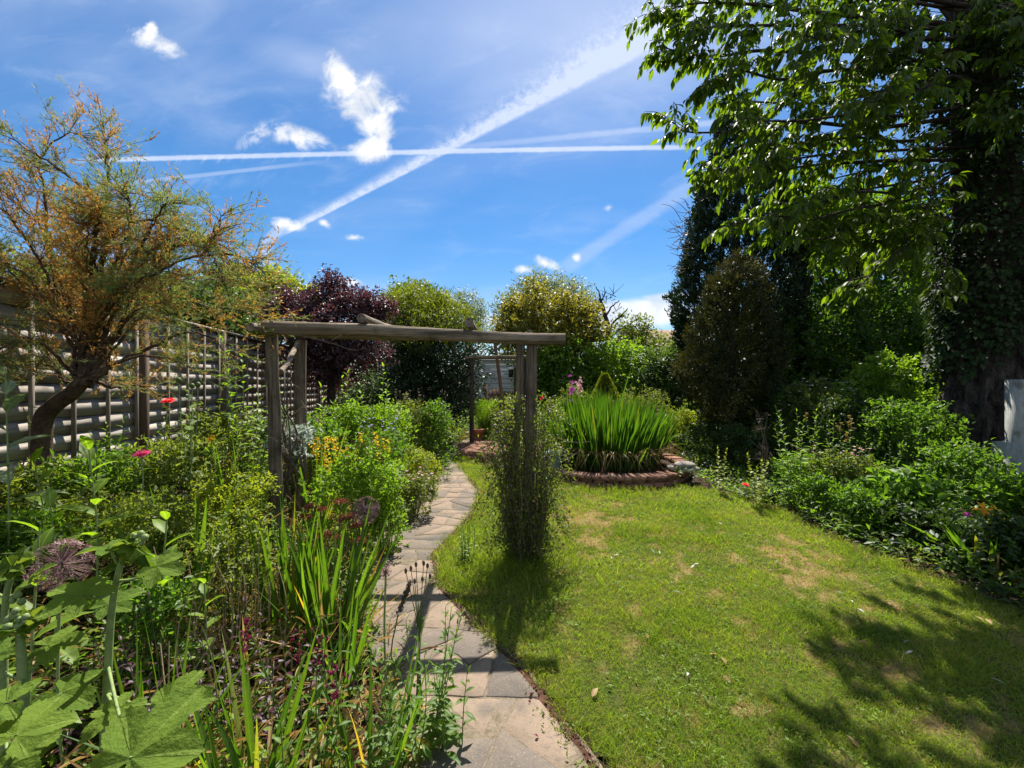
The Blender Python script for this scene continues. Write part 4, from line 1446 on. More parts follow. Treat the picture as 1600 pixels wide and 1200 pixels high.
tree('viburnum_bush', 'dark green leafy bush under the golden variegated tree', 'bush', 868, 12.5,
     [B(860, 580, 12.4, 44, 40), B(895, 575, 12.4, 40, 36), B(835, 600, 12.2, 28, 36), B(880, 610, 12.2, 50, 28)], 12000, .10, .055, 'green', T='fold', per=10, cs=.16, seed=17)
tree('dogwood_bush', 'fresh mid green rounded bush right of the golden tree', 'bush', 970, 13.0,
     [B(955, 565, 13, 36, 32), B(985, 570, 13, 26, 30), B(930, 585, 12.6, 26, 32), B(965, 600, 12.6, 46, 26)], 11000, .10, .055, 'bright', T='fold', per=10, cs=.17, seed=18)
tree('elder_bush', 'grey green open topped bush standing before the distant house roof', 'bush', 995, 17.0,
     [B(990, 515, 17, 26, 22), B(1000, 540, 17, 34, 28), B(968, 540, 17, 22, 24), B(1040, 555, 16, 40, 26)], 8000, .12, .06, 'olive', per=10, cs=.25, seed=19, ragged=.5)
tree('laurel_bush', 'mixed green bush right of the fresh green one before the cypress', 'bush', 1045, 12.0,
     [B(1020, 575, 12, 30, 30), B(1055, 575, 12, 32, 32), B(1040, 605, 11.8, 40, 30), B(1085, 590, 12, 30, 50)], 11000, .10, .055, 'farleaf', T='fold', per=10, cs=.17, seed=20)
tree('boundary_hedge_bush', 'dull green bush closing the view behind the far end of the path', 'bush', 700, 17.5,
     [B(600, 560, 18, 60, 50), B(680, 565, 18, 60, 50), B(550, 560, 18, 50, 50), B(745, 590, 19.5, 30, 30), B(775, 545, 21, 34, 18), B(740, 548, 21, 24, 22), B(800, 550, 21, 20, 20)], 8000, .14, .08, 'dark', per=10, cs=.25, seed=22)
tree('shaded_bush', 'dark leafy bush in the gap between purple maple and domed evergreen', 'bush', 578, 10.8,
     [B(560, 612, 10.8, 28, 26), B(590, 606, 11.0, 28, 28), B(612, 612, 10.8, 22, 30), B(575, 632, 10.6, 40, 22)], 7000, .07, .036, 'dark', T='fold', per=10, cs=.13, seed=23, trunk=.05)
# bare dead tree
do = at(945, 17.0)
dead = thing('bare_tree', 'leafless dead tree with crooked limbs between two bushes', 'tree', do)
a = Acc()
for pts, r0 in (([(948, 600), (950, 520), (945, 490), (938, 465)], .14), ([(946, 495), (955, 480), (968, 470)], .05), ([(950, 520), (962, 500), (975, 490), (980, 482)], .06), ([(943, 485), (935, 475), (928, 470)], .05),
                ([(938, 465), (935, 455), (931, 447)], .04), ([(940, 470), (945, 458), (944, 448)], .03), ([(951, 530), (968, 515), (985, 505)], .05)):
    tube(a, spline([W(x, y, 17) for x, y in pts], 10) + crng.normal(0, .015, (10, 3)), np.linspace(r0, r0 * .35, 10), 6, .5, 0, False)
for s_ in range(30):
    b0 = W(crng.uniform(935, 975), crng.uniform(458, 505), 17)
    sticks(a, [b0], [b0 + crng.normal(0, .22, 3)], [.02], [.006])
a.build('branches', M['bark'], dead, True, do)


# cypress: a column of upright sprays
def column(name, label, cat, px, D, prof, n, L, Wd, mat, seed, depth=1.0, trunk=.2, rough_=.4, clump=0):
    """prof: rows (py, left px, right px) read as a solid of revolution"""
    q = np.random.default_rng(seed)
    o = at(px, D)
    th_ = thing(name, label, cat, o)
    pr_ = np.array(prof, float)
    zs = EYE - (pr_[:, 0] - 600) / FPX * D
    cxs = ((pr_[:, 1] + pr_[:, 2]) / 2 - 800) / FPX * D
    rs = (pr_[:, 2] - pr_[:, 1]) / 2 / FPX * D
    od = np.argsort(zs)
    zs, cxs, rs = zs[od], cxs[od], rs[od]
    nl_all = n
    if clump:
        n = n // clump
    zc = np.linspace(zs[0], zs[-1], 400)
    w = np.interp(zc, zs, rs) + .05
    z = q.choice(zc, n, p=w / w.sum()) + q.normal(0, .03, n)
    a_ = q.uniform(0, 6.28, n)
    r = np.interp(z, zs, rs)
    lump = fbm(a_ * 3.2, z * 2.2, 4, seed)
    fine_ = fbm(a_ * 11, z * 3.5, 2, seed + 3)
    rad = r * (1 - .30 * q.random(n) ** 2) * (1 + rough_ * (lump - .5) + .26 * (fine_ - .5)) + q.exponential(.025, n)
    P_ = np.stack([np.interp(z, zs, cxs) + rad * np.cos(a_), D + rad * np.sin(a_) * depth, z], 1)
    Dr = nrm(np.stack([np.cos(a_) * .45, np.sin(a_) * .45, np.ones(n)], 1) + q.normal(0, .28, (n, 3)))
    N = nrm(np.stack([np.cos(a_), np.sin(a_), 0 * a_ + .3], 1) + q.normal(0, .4, (n, 3)))
    vv = np.clip(lump * .5 + fine_ * .3 + q.normal(0, .2, n) + .1, 0, 1)
    if clump:
        out_ = np.stack([np.cos(a_), np.sin(a_), 0 * a_], 1)
        P_, Dr, N, vv, out_ = (np.repeat(z_, clump, 0) for z_ in (P_, Dr, N, vv, out_))
        n = len(P_)
        tt_ = q.random((n, 1))
        P_ = P_ + q.normal(0, .032, (n, 3)) + Dr * (tt_ - .4) * .16 + out_ * (tt_ - .5) * (.10 if clump > 30 else .03)
        Dr = nrm(Dr + q.normal(0, .55, (n, 3)))
        N = nrm(N + q.normal(0, .5, (n, 3)))
        vv = np.clip(vv * .6 + tt_[:, 0] * .45 + q.normal(0, .1, n) - .1, 0, 1)
    s_ = q.uniform(.6, 1.3, n)
    ac = Acc()
    leaves(ac, P_, Dr, N, L * s_, Wd * s_, 'dia', vv)
    ac.build('crown', M[mat], th_, org=o)
    t_ = Acc()
    tube(t_, [np.array(o) - (0, 0, .1), (cxs[len(cxs) // 2], D, zs[-1] * .8)], [trunk, trunk * .3], 8)
    t_.build('trunk', M['bark'], th_, True, o)
    return th_, o


cyp, co = column('cypress_tree', 'tall dark columnar cypress behind the bronze green conifer', 'tree', 1140, 11.5,
                 [(150, 1146, 1156), (190, 1130, 1178), (230, 1120, 1195), (270, 1108, 1206), (320, 1090, 1218), (380, 1078, 1230), (450, 1066, 1238), (505, 1060, 1240), (540, 1072, 1240), (600, 1098, 1236), (660, 1114, 1222)], 90000, .13, .036, 'conifer', 31, trunk=.22, rough_=.3, clump=18)
a = Acc()
for s_ in range(46):
    b0 = W(1062 + crng.uniform(0, 20), crng.uniform(320, 430), 9.9 + crng.uniform(0, .8))
    e_ = b0 + np.array([-crng.uniform(.1, .45), crng.normal(0, .15), crng.normal(.02, .18)])
    tube(a, spline([b0, (b0 + e_) / 2 + crng.normal(0, .05, 3), e_], 6), np.linspace(.010, .004, 6), 4, .5, 0, False)
a.build('dead_twigs', M['twig'], cyp, org=co)
column('golden_yew_conifer', 'squat bronze green conifer tapering to a narrow foot by the border', 'conifer', 1135, 8.4,
       [(400, 1150, 1162), (415, 1136, 1172), (440, 1112, 1184), (470, 1104, 1192), (500, 1096, 1200), (530, 1090, 1204), (560, 1076, 1206), (590, 1078, 1204), (620, 1090, 1196), (645, 1104, 1184), (668, 1116, 1168), (685, 1122, 1158)], 52000, .062, .024, 'bronze', 33, trunk=.12, rough_=.8, clump=34)

# big dark broadleaf mass on the right
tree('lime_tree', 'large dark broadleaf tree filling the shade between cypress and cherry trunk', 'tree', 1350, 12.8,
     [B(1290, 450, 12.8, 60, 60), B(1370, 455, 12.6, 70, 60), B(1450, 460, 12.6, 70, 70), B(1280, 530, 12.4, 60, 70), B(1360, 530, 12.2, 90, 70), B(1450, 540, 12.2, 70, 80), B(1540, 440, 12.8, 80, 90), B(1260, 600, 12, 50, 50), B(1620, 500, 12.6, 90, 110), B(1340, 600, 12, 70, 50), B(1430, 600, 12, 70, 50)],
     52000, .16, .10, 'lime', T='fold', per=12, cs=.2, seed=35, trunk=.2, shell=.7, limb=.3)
tree('yew_hedge', 'dense shaded green hedge behind the border below the broadleaf tree', 'hedge', 1360, 10.2,
     [B(1250, 570, 10.2, 50, 80), B(1310, 550, 10.2, 50, 96), B(1370, 540, 10.2, 50, 100), B(1430, 550, 10.2, 50, 90), B(1490, 590, 10.2, 50, 70), B(1210, 620, 10.0, 40, 50), B(1340, 640, 9.8, 90, 40), B(1440, 640, 9.8, 70, 40)],
     34000, .10, .055, 'lime', T='fold', per=12, cs=.14, seed=37, trunk=.1, shell=.6)
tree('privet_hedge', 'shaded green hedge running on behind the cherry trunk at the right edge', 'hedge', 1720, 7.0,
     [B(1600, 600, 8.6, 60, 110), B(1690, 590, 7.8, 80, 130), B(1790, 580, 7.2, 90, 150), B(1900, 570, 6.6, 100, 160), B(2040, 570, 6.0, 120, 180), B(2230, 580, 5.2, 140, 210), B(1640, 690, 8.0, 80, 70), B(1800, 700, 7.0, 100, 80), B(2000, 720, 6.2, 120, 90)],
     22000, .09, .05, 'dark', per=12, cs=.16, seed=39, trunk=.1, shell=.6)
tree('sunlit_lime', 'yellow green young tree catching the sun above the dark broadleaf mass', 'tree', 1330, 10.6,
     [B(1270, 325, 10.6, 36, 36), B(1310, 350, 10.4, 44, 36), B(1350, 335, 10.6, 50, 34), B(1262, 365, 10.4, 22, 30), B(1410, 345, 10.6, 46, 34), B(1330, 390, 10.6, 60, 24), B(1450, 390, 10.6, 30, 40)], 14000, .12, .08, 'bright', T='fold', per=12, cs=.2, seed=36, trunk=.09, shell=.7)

# ------------------------------------------------------------------ cherry tree at right
ch_o = Vector((6.25, 5.5, float(g(6.25, 5.5))))
cherry = thing('cherry_tree', 'big cherry tree at right with ivy clad trunk and drooping leaves', 'tree', ch_o)
q = np.random.default_rng(77)
tk = Acc()
tpts = spline([(6.28, 5.5, 0.0), (6.26, 5.5, .5), (6.28, 5.5, 1.3), (6.38, 5.5, 2.2), (6.45, 5.52, 3.4), (6.40, 5.55, 4.8), (6.3, 5.6, 6.4), (6.2, 5.7, 8.2)], 40)
TN, TS = 170, 96
zz_ = np.linspace(0, 1, TN)
tc_ = np.stack([np.interp(zz_, np.linspace(0, 1, 40), tpts[:, i]) for i in range(3)], 1)
tr_ = np.interp(zz_, [0, .04, .08, .14, .2, .3, .5, .75, 1], [.66, .55, .48, .46, .47, .43, .40, .30, .14])
an = np.arange(TS) / TS * 2 * np.pi
ca, sa = np.cos(an)[None], np.sin(an)[None]
zq = tc_[:, 2:3]
big = fbm(ca * 1.3 + 5 + zq * .5, sa * 1.3 + zq * .8, 3, 5) - .5
wv = fbm(ca * 2 + zq * 2, sa * 2 + 3, 3, 15) * 1.2
rid = np.abs(fbm(ca * 7 + wv + zq * .7, sa * 7 + wv - zq * .5, 4, 25) - .5) * 2
rg_ = tr_[:, None] * (1 + .34 * big - .26 * (1 - rid) ** 3 + .05 * rid + .22 * np.exp(-zq / .25) * (np.abs(fbm(ca * 2.2, sa * 2.2 + 0 * zq, 2, 35) - .5) * 4 - .3))
VT = np.stack([tc_[:, :1] + rg_ * ca, tc_[:, 1:2] + rg_ * sa, np.broadcast_to(zq, rg_.shape)], -1)
i, j = np.meshgrid(np.arange(TN - 1), np.arange(TS), indexing='ij')
tk.add(VT.reshape(-1, 3), np.stack([i * TS + j, i * TS + (j + 1) % TS, (i + 1) * TS + (j + 1) % TS, (i + 1) * TS + j], -1).reshape(-1, 4))
tk.build('trunk', M['bark_pale'], cherry, True, ch_o)
iv = Acc()
n = 15000
z = 1.6 + 4.6 * q.random(n)
a_ = q.uniform(0, 6.28, n)
ctr = np.stack([np.interp(z, tpts[:, 2], tpts[:, 0]), np.interp(z, tpts[:, 2], tpts[:, 1])], 1)
lump = fbm(a_ * 2.5, z * 2.2, 4, 71)
edge = sst(z + (lump - .5) * 1.6, 1.75, 2.1)
rad = (.44 + .16 * q.random(n) + .22 * (lump - .4)) * (.9 + .25 * sst(z, 2, 4))
ok = q.random(n) < edge
P_ = np.stack([ctr[:, 0] + rad * np.cos(a_), ctr[:, 1] + rad * np.sin(a_), z], 1)[ok]
Nn = np.stack([np.cos(a_), np.sin(a_), .35 + 0 * a_], 1)[ok] + q.normal(0, .35, (ok.sum(), 3))
Dr = q.normal(0, .5, (ok.sum(), 3)) + np.stack([np.cos(a_), np.sin(a_), 0 * a_ - 1.2], 1)[ok]
s_ = q.uniform(.03, .085, ok.sum()) * (.7 + .6 * lump[ok])
leaves(iv, P_, Dr, Nn, s_, s_ * .9, 'fold', np.clip(lump[ok] * .6 + q.random(ok.sum()) * .4, 0, 1))
iv.build('ivy', M['ivy'], cherry, org=ch_o)

limbs, chl = Acc(), Acc()


def cherry_branch(pts, r0, subs, spray=1.0, seed=0):
    q_ = np.random.default_rng(seed)
    p_ = spline(pts, 40)
    tube(limbs, p_, np.linspace(r0 * .7, .005, 40), 6, .5, 0, False, .1, seed)
    T = nrm(np.gradient(p_, axis=0))
    for s_ in range(subs):
        t0 = q_.uniform(.12, 1.0) ** .8
        i0 = min(39, int(t0 * 39))
        side = nrm(np.cross(T[i0], (0, 0, 1))) * q_.choice([-1, 1])
        ln = q_.uniform(.25, .75) * (1.15 - .6 * t0) * spray
        d0 = nrm(T[i0] * q_.uniform(.3, 1.0) + side * q_.uniform(.2, .9) + np.array([0, 0, q_.normal(.05, .35)]))
        e0 = p_[i0] + d0 * ln + np.array([0, 0, -.10 * ln])
        tw = spline([p_[i0], p_[i0] + d0 * ln * .55 + (0, 0, .03), e0], 10)
        tube(limbs, tw, np.linspace(.007, .002, 10), 4, .5, 0, False)
        nl = int(ln / .030) + 5
        tl = np.sort(q_.uniform(.15, 1.0, nl))
        ii = np.clip(tl * 9, 0, 8.99)
        i1 = ii.astype(int)
        pos = tw[i1] + (tw[i1 + 1] - tw[i1]) * (ii - i1)[:, None]
        sd_ = nrm(np.cross(d0, (0, 0, 1)))
        sgn = np.where(np.arange(nl) % 2, 1, -1)[:, None]
        Dl = nrm(d0 * .45 + sgn * sd_ * q_.uniform(.15, .7, (nl, 1)) + np.array([0, 0, -1.0]) * q_.uniform(.35, 1.25, (nl, 1)) + q_.normal(0, .18, (nl, 3)))
        pos = pos + Dl * .02
        N_ = nrm(sgn * sd_ * .5 + d0 * .3 + np.array([0, 0, .8]) + q_.normal(0, .35, (nl, 3)))
        L_ = q_.uniform(.085, .155, nl)
        leaves(chl, pos, Dl, N_, L_, L_ * q_.uniform(.36, .46, nl), 'leaf', np.clip(q_.normal(.45, .26, nl), 0, 1))


def cpx(lst, D0, D1, start=None):
    n_ = len(lst)
    return [W(x, y, D0 + (D1 - D0) * k / (n_ - 1)) for k, (x, y) in enumerate(lst)]


CB = [([(1500, 290), (1439, 304), (1412, 315), (1337, 326), (1262, 345), (1210, 347), (1135, 349)], 4.6, .035, 26),
      ([(1500, 300), (1430, 330), (1390, 345), (1340, 350), (1290, 372), (1235, 372)], 4.4, .03, 24),
      ([(1510, 250), (1394, 251), (1319, 255), (1262, 259), (1187, 270), (1142, 268), (1110, 275)], 4.9, .035, 30),
      ([(1510, 180), (1375, 199), (1262, 191), (1202, 202), (1142, 206), (1075, 206), (1052, 192)], 4.7, .04, 30),
      ([(1510, 80), (1337, 79), (1262, 82), (1187, 79), (1120, 88), (1075, 84), (1030, 72)], 4.8, .045, 36),
      ([(1510, 40), (1300, 22), (1187, 8), (1090, 5), (1020, 22)], 5.0, .045, 36),
      ([(1510, 120), (1319, 109), (1225, 124), (1150, 109), (1118, 130)], 4.5, .04, 32),
      ([(1510, 150), (1400, 140), (1300, 160), (1200, 160), (1120, 155)], 5.4, .04, 32),
      ([(1510, 10), (1350, -20), (1200, -40), (1060, -30)], 5.2, .045, 34),
      ([(1510, -40), (1380, -80), (1230, -110), (1100, -110)], 5.0, .045, 34),
      ([(1510, 200), (1420, 220), (1330, 215), (1240, 228), (1160, 240)], 5.2, .035, 30),
      ([(1500, 340), (1450, 350), (1420, 375), (1400, 400)], 4.6, .022, 14),
      ([(1510, 260), (1450, 280), (1390, 290), (1330, 300), (1270, 318), (1215, 318)], 5.4, .03, 26),
      ([(1520, 60), (1440, 60), (1380, 40), (1300, 60), (1230, 50)], 3.9, .04, 34),
      ([(1530, 130), (1480, 120), (1420, 150), (1360, 160)], 3.9, .035, 26),
      ([(1540, 210), (1560, 190), (1590, 180), (1640, 200)], 4.0, .035, 30),
      ([(1530, 20), (1560, 10), (1600, 30), (1650, 60)], 4.2, .035, 30),
      ([(1520, 330), (1500, 350), (1480, 400), (1462, 450)], 4.9, .012, 9),
      ([(1510, 110), (1450, 100), (1400, 85), (1350, 95)], 4.6, .035, 28),
      ([(1510, 230), (1400, 235), (1310, 240), (1230, 250), (1170, 262)], 4.3, .03, 30), ([(1510, 270), (1420, 300), (1340, 300), (1270, 320), (1230, 345)], 4.1, .03, 28),
      ([(1510, 165), (1420, 180), (1330, 180), (1230, 190), (1130, 180)], 4.2, .035, 34), ([(1510, 50), (1400, 40), (1260, 40), (1140, 40), (1060, 50)], 4.3, .04, 38),
      ([(1510, 300), (1470, 320), (1440, 330), (1390, 370), (1330, 400)], 4.9, .025, 22), ([(1510, 320), (1460, 350), (1420, 380), (1370, 420), (1340, 450)], 5.3, .025, 20),
      ([(1510, 200), (1440, 240), (1380, 260), (1300, 280), (1240, 300)], 5.8, .03, 30), ([(1510, 90), (1400, 100), (1290, 130), (1200, 120)], 5.9, .035, 34),
      ([(1520, 20), (1400, 0), (1280, -10), (1150, 20)], 5.8, .035, 34)]
for k, (pl_, D1, r0, sb) in enumerate(CB):
    cherry_branch(cpx(pl_, 5.35, D1), r0, sb, 1.0, 100 + k)
for k in range(20):
    zb = q.uniform(3.6, 7.6)
    px_, py_ = (q.uniform(1500, 1950), q.uniform(-300, 250)) if k % 2 else (q.uniform(1190, 1700), q.uniform(-420, -60))
    D_ = q.uniform(4.4, 8.2)
    e_ = W(px_, py_, D_)
    b0 = np.array([np.interp(zb, tpts[:, 2], tpts[:, 0]), 5.6, zb])
    m_ = (b0 + e_) / 2 + np.array([0, 0, .25]) + q.normal(0, .12, 3)
    cherry_branch([b0, m_, e_], .035, 26, 1.15, 300 + k)
limbs.build('limbs', M['bark'], cherry, True, ch_o)
chl.build('leaves', M['cherry'], cherry, org=ch_o)

# ------------------------------------------------------------------ tamarisk at left
ta_o = at(78, 3.4)
tam = thing('tamarisk_shrub', 'feathery tamarisk with orange brown faded plumes leaning before the fence', 'shrub', ta_o)
q = np.random.default_rng(5)
tt_, tg, to_ = Acc(), Acc(), Acc()
knee = W(134, 592, 3.3)
trunkp = spline([(ta_o.x - .06, 3.42, ta_o.z - .1), W(66, 672, 3.4), W(86, 634, 3.38), W(112, 614, 3.34), knee], 22)
tube(tt_, trunkp, np.linspace(.066, .050, 22), 12, .5, 0, True, .25, 4)
TB = [[(140, 560), (150, 450), (169, 340), (106, 275), (40, 231), (-10, 200)], [(130, 560), (90, 450), (75, 378), (69, 300), (61, 250), (106, 209), (137, 215)],
      [(140, 550), (158, 440), (162, 375), (169, 275), (165, 228), (161, 195)], [(145, 560), (160, 430), (169, 375), (200, 350), (237, 344), (297, 362), (359, 390), (403, 416)],
      [(145, 560), (175, 430), (190, 400), (237, 390), (294, 381), (334, 369), (344, 330)], [(150, 570), (200, 480), (219, 447), (272, 412), (334, 397), (381, 403), (412, 425), (417, 465)],
      [(150, 575), (215, 500), (265, 450), (319, 478), (381, 487), (420, 505)], [(130, 560), (75, 380), (47, 337), (0, 300), (-40, 290)],
      [(125, 565), (90, 500), (40, 430), (-20, 400), (-60, 400)], [(130, 570), (95, 510), (70, 470), (30, 460), (-10, 500)],
      [(140, 560), (130, 450), (110, 380), (90, 330), (70, 320), (40, 260)], [(150, 565), (200, 430), (230, 370), (250, 330), (262, 312)],
      [(155, 580), (230, 545), (290, 520), (335, 530), (350, 560)],
      [(150, 590), (200, 560), (260, 560), (300, 575)], [(150, 575), (220, 470), (290, 430), (350, 430), (390, 470)], [(120, 590), (70, 540), (30, 530), (-10, 560), (-30, 600)],
      [(130, 580), (110, 480), (105, 420), (130, 350), (120, 300)], [(140, 560), (190, 400), (205, 330), (190, 300)],
      [(145, 560), (210, 440), (260, 395), (300, 380), (330, 400), (350, 440)], [(135, 590), (180, 605), (215, 600), (260, 610)], [(110, 600), (90, 580), (70, 560), (50, 590)]]
for k in range(16):
    ax_, ay_ = q.uniform(-60, 330), 0
    ay_ = np.interp(ax_, [-60, 60, 180, 330], [250, 260, 300, 400]) + q.uniform(0, 150)
    TB.append([(140 + q.normal(0, 12), 565), (140 + (ax_ - 140) * .35 + q.normal(0, 10), 565 - (565 - ay_) * .55), (140 + (ax_ - 140) * .75, 565 - (565 - ay_) * .92), (ax_ + (ax_ - 140) * .12, ay_)])
needP, needD, needC = [], [], []
for k, pl_ in enumerate(TB):
    dD = q.uniform(-.55, .65)
    pts = [W(x, y, 3.3 + dD * j / (len(pl_) - 1)) for j, (x, y) in enumerate(pl_)]
    p_ = spline([knee + q.normal(0, .03, 3)] + pts, 44)
    p_[4:] += q.normal(0, .006, (40, 3))
    tube(tt_, p_, np.linspace(q.uniform(.013, .024), .0025, 44), 5, q.random(), 0, False)
    T = nrm(np.gradient(p_, axis=0))
    for s_ in range(24 if min(p_[-1][2], p_[30][2]) < 1.95 and p_[-1][0] > knee[0] else 38):
        i0 = int(q.uniform(15, 43.9))
        ln = q.uniform(.12, .42) * (1.2 - .4 * i0 / 44)
        d0 = nrm(T[i0] * .7 + q.normal(0, .55, 3) + (0, 0, .22))
        tw = p_[i0] + np.outer(np.linspace(0, 1, 7), d0) * ln + np.array([0, 0, -.06]) * (np.linspace(0, 1, 7) ** 2)[:, None] * ln / .3
        tube(tt_, tw, np.linspace(.003, .001, 7), 3, .7, 0, False)
        c0 = fbm(p_[i0][0] * 2.2 + 9, p_[i0][2] * 2.2 + k * .13, 3, 55) + (.62 - i0 / 44) * .22 + q.normal(0, .10)
        for z in range(8):
            b0 = tw[int(q.uniform(1, 6.9))]
            d1 = nrm(d0 + q.normal(0, .5, 3) + (0, 0, .1))
            l1 = q.uniform(.05, .14)
            m_ = 16
            f_ = q.random(m_)[:, None]
            needP.append(b0 + d1 * l1 * f_)
            needD.append(nrm(d1 * 1.2 + q.normal(0, .36, (m_, 3))))
            needC.append(np.full(m_, c0 + q.normal(0, .08)))
NP, ND, NC = np.concatenate(needP), np.concatenate(needD), np.concatenate(needC)
L_ = q.uniform(.014, .040, len(NP))
isor = NC > .585
Nn = q.normal(0, 1, (len(NP), 3))
leaves(tg, NP[~isor], ND[~isor], Nn[~isor], L_[~isor] * 1.15, .0040, 'dia')
leaves(to_, NP[isor], ND[isor], Nn[isor], L_[isor] * .8, .0058, 'dia')
tt_.build('trunk', M['tam_bark'], tam, True, ta_o)
tg.build('foliage', M['tam_green'], tam, org=ta_o)
to_.build('faded_plumes', M['tam_orange'], tam, org=ta_o)

# ------------------------------------------------------------------ ground cover in the beds (nobody could count it)
def bedcover(name, region, n, seed, hmax, mats, sizes):
    q_ = np.random.default_rng(seed)
    x0, x1, y0_, y1_ = region[:4]
    x, y = q_.uniform(x0, x1, n), y0_ + (y1_ - y0_) * q_.random(n) ** 1.4
    ok = region[4](x, y)
    x, y = x[ok], y[ok]
    n = len(x)
    per = 9
    kind = np.clip((fbm(x * 2.3 + seed, y * 2.3, 3, seed) * 1.5 - .25 + q_.normal(0, .12, n)) * len(mats), 0, len(mats) - .01).astype(int)
    hh = hmax * (.15 + fbm(x * 3, y * 3, 3, seed + 4) * 1.1) * q_.random(n) ** .8
    ac = Acc()
    for k_ in range(len(mats)):
        s_ = kind == k_
        m_ = s_.sum()
        c_ = np.repeat(np.stack([x[s_], y[s_], g(x[s_], y[s_]) + hh[s_]], 1), per, 0)
        L, Wd, T = sizes[k_]
        az = q_.uniform(0, 6.28, m_ * per)
        el = q_.normal(.35, .45, m_ * per)
        Dr = np.stack([np.cos(az) * np.cos(el), np.sin(az) * np.cos(el), np.sin(el)], 1)
        s2 = q_.uniform(.5, 1.3, m_ * per)
        pos = c_ + q_.normal(0, L * .9, (m_ * per, 3)) * (1, 1, .7)
        pos[:, 2] = np.maximum(pos[:, 2], g(pos[:, 0], pos[:, 1]) + .004)
        leaves(ac, pos, Dr, nrm(q_.normal(0, .4, (m_ * per, 3)) + (0, 0, 1)), L * s2, Wd * s2, T, q_.random(m_ * per), k_)
    return tag(ac.build(name, [M[z] for z in mats]), kind='stuff')


bedcover('left_bed_undergrowth', (-4.2, -.2, .6, 11.5, lambda x, y: (x < path_x(y)[0] - .03) & (x > FX + .1)), 9000, 3, .22,
         ['green', 'meadow', 'dry', 'bright', 'meadow', 'green', 'purpleleaf'], [(.045, .026, 'fold'), (.06, .014, 'fold'), (.12, .009, 'lance'), (.035, .022, 'fold'), (.04, .022, 'fold'), (.075, .02, 'leaf'), (.05, .024, 'fold')])
bedcover('right_border_undergrowth', (2.4, 7.5, 1.0, 10.0, lambda x, y: (~inside(x, y, LAWN)) & (np.hypot((x - PC[0]) / 1.5, (y - PC[1]) / 1.5) > 1.02) & ((x > 3.0) | (y > 6.2)) & (np.hypot(x - 6.28, y - 5.5) > .5)), 7500, 8, .28,
         ['green', 'dark', 'olive', 'green', 'bright', 'greygreen'], [(.05, .028, 'fold'), (.07, .036, 'fold'), (.05, .022, 'fold'), (.08, .022, 'leaf'), (.05, .028, 'fold'), (.045, .025, 'fold')])
bedcover('back_undergrowth', (-3.8, 6.5, 8.5, 17.0, lambda x, y: ((x < path_x(y)[0] - .1) | (x > path_x(y)[1] + .1)) & (np.hypot((x - PC[0]) / 1.55, (y - PC[1]) / 1.55) > 1.02) & (np.hypot(x - pl[0], y - pl[1]) > 1.0) & ~((abs(x + .25) < .7) & (y > 11) & (y < 14))), 6000, 12, .4,
         ['green', 'dark', 'bright', 'olive'], [(.08, .04, 'fold'), (.09, .045, 'fold'), (.08, .04, 'fold'), (.07, .03, 'fold')])

# longer weeds round the right post and lawn edge
q = np.random.default_rng(21)
a = Acc()
n = 5200
an, rd_ = q.uniform(0, 6.28, n), np.abs(q.normal(0, .30, n))
x, y = POSTR[0] - .06 + rd_ * np.cos(an) * 1.25, POSTR[1] - .03 + rd_ * np.sin(an)
x[3400:] = q.uniform(-.72, -.1, n - 3400)
y[3400:] = q.uniform(3.0, 4.3, n - 3400)
ok = inside(x, y, LAWN)
x, y = x[ok], y[ok]
n = len(x)
L_ = .05 + .13 * q.random(n) ** 1.6
blades(a, np.stack([x, y, 0 * x], 1), np.stack([q.normal(0, .35, n), q.normal(0, .35, n), np.ones(n)], 1), L_, .0045, np.stack([q.normal(0, .4, n), q.normal(0, .4, n), -.5 * q.random(n)], 1), 4, np.clip(q.normal(.55, .25, n), 0, 1), (q.random(1)[0] < 0) * 1)
tag(a.build('rough_grass', [M['lawn_grass']]), kind='stuff')

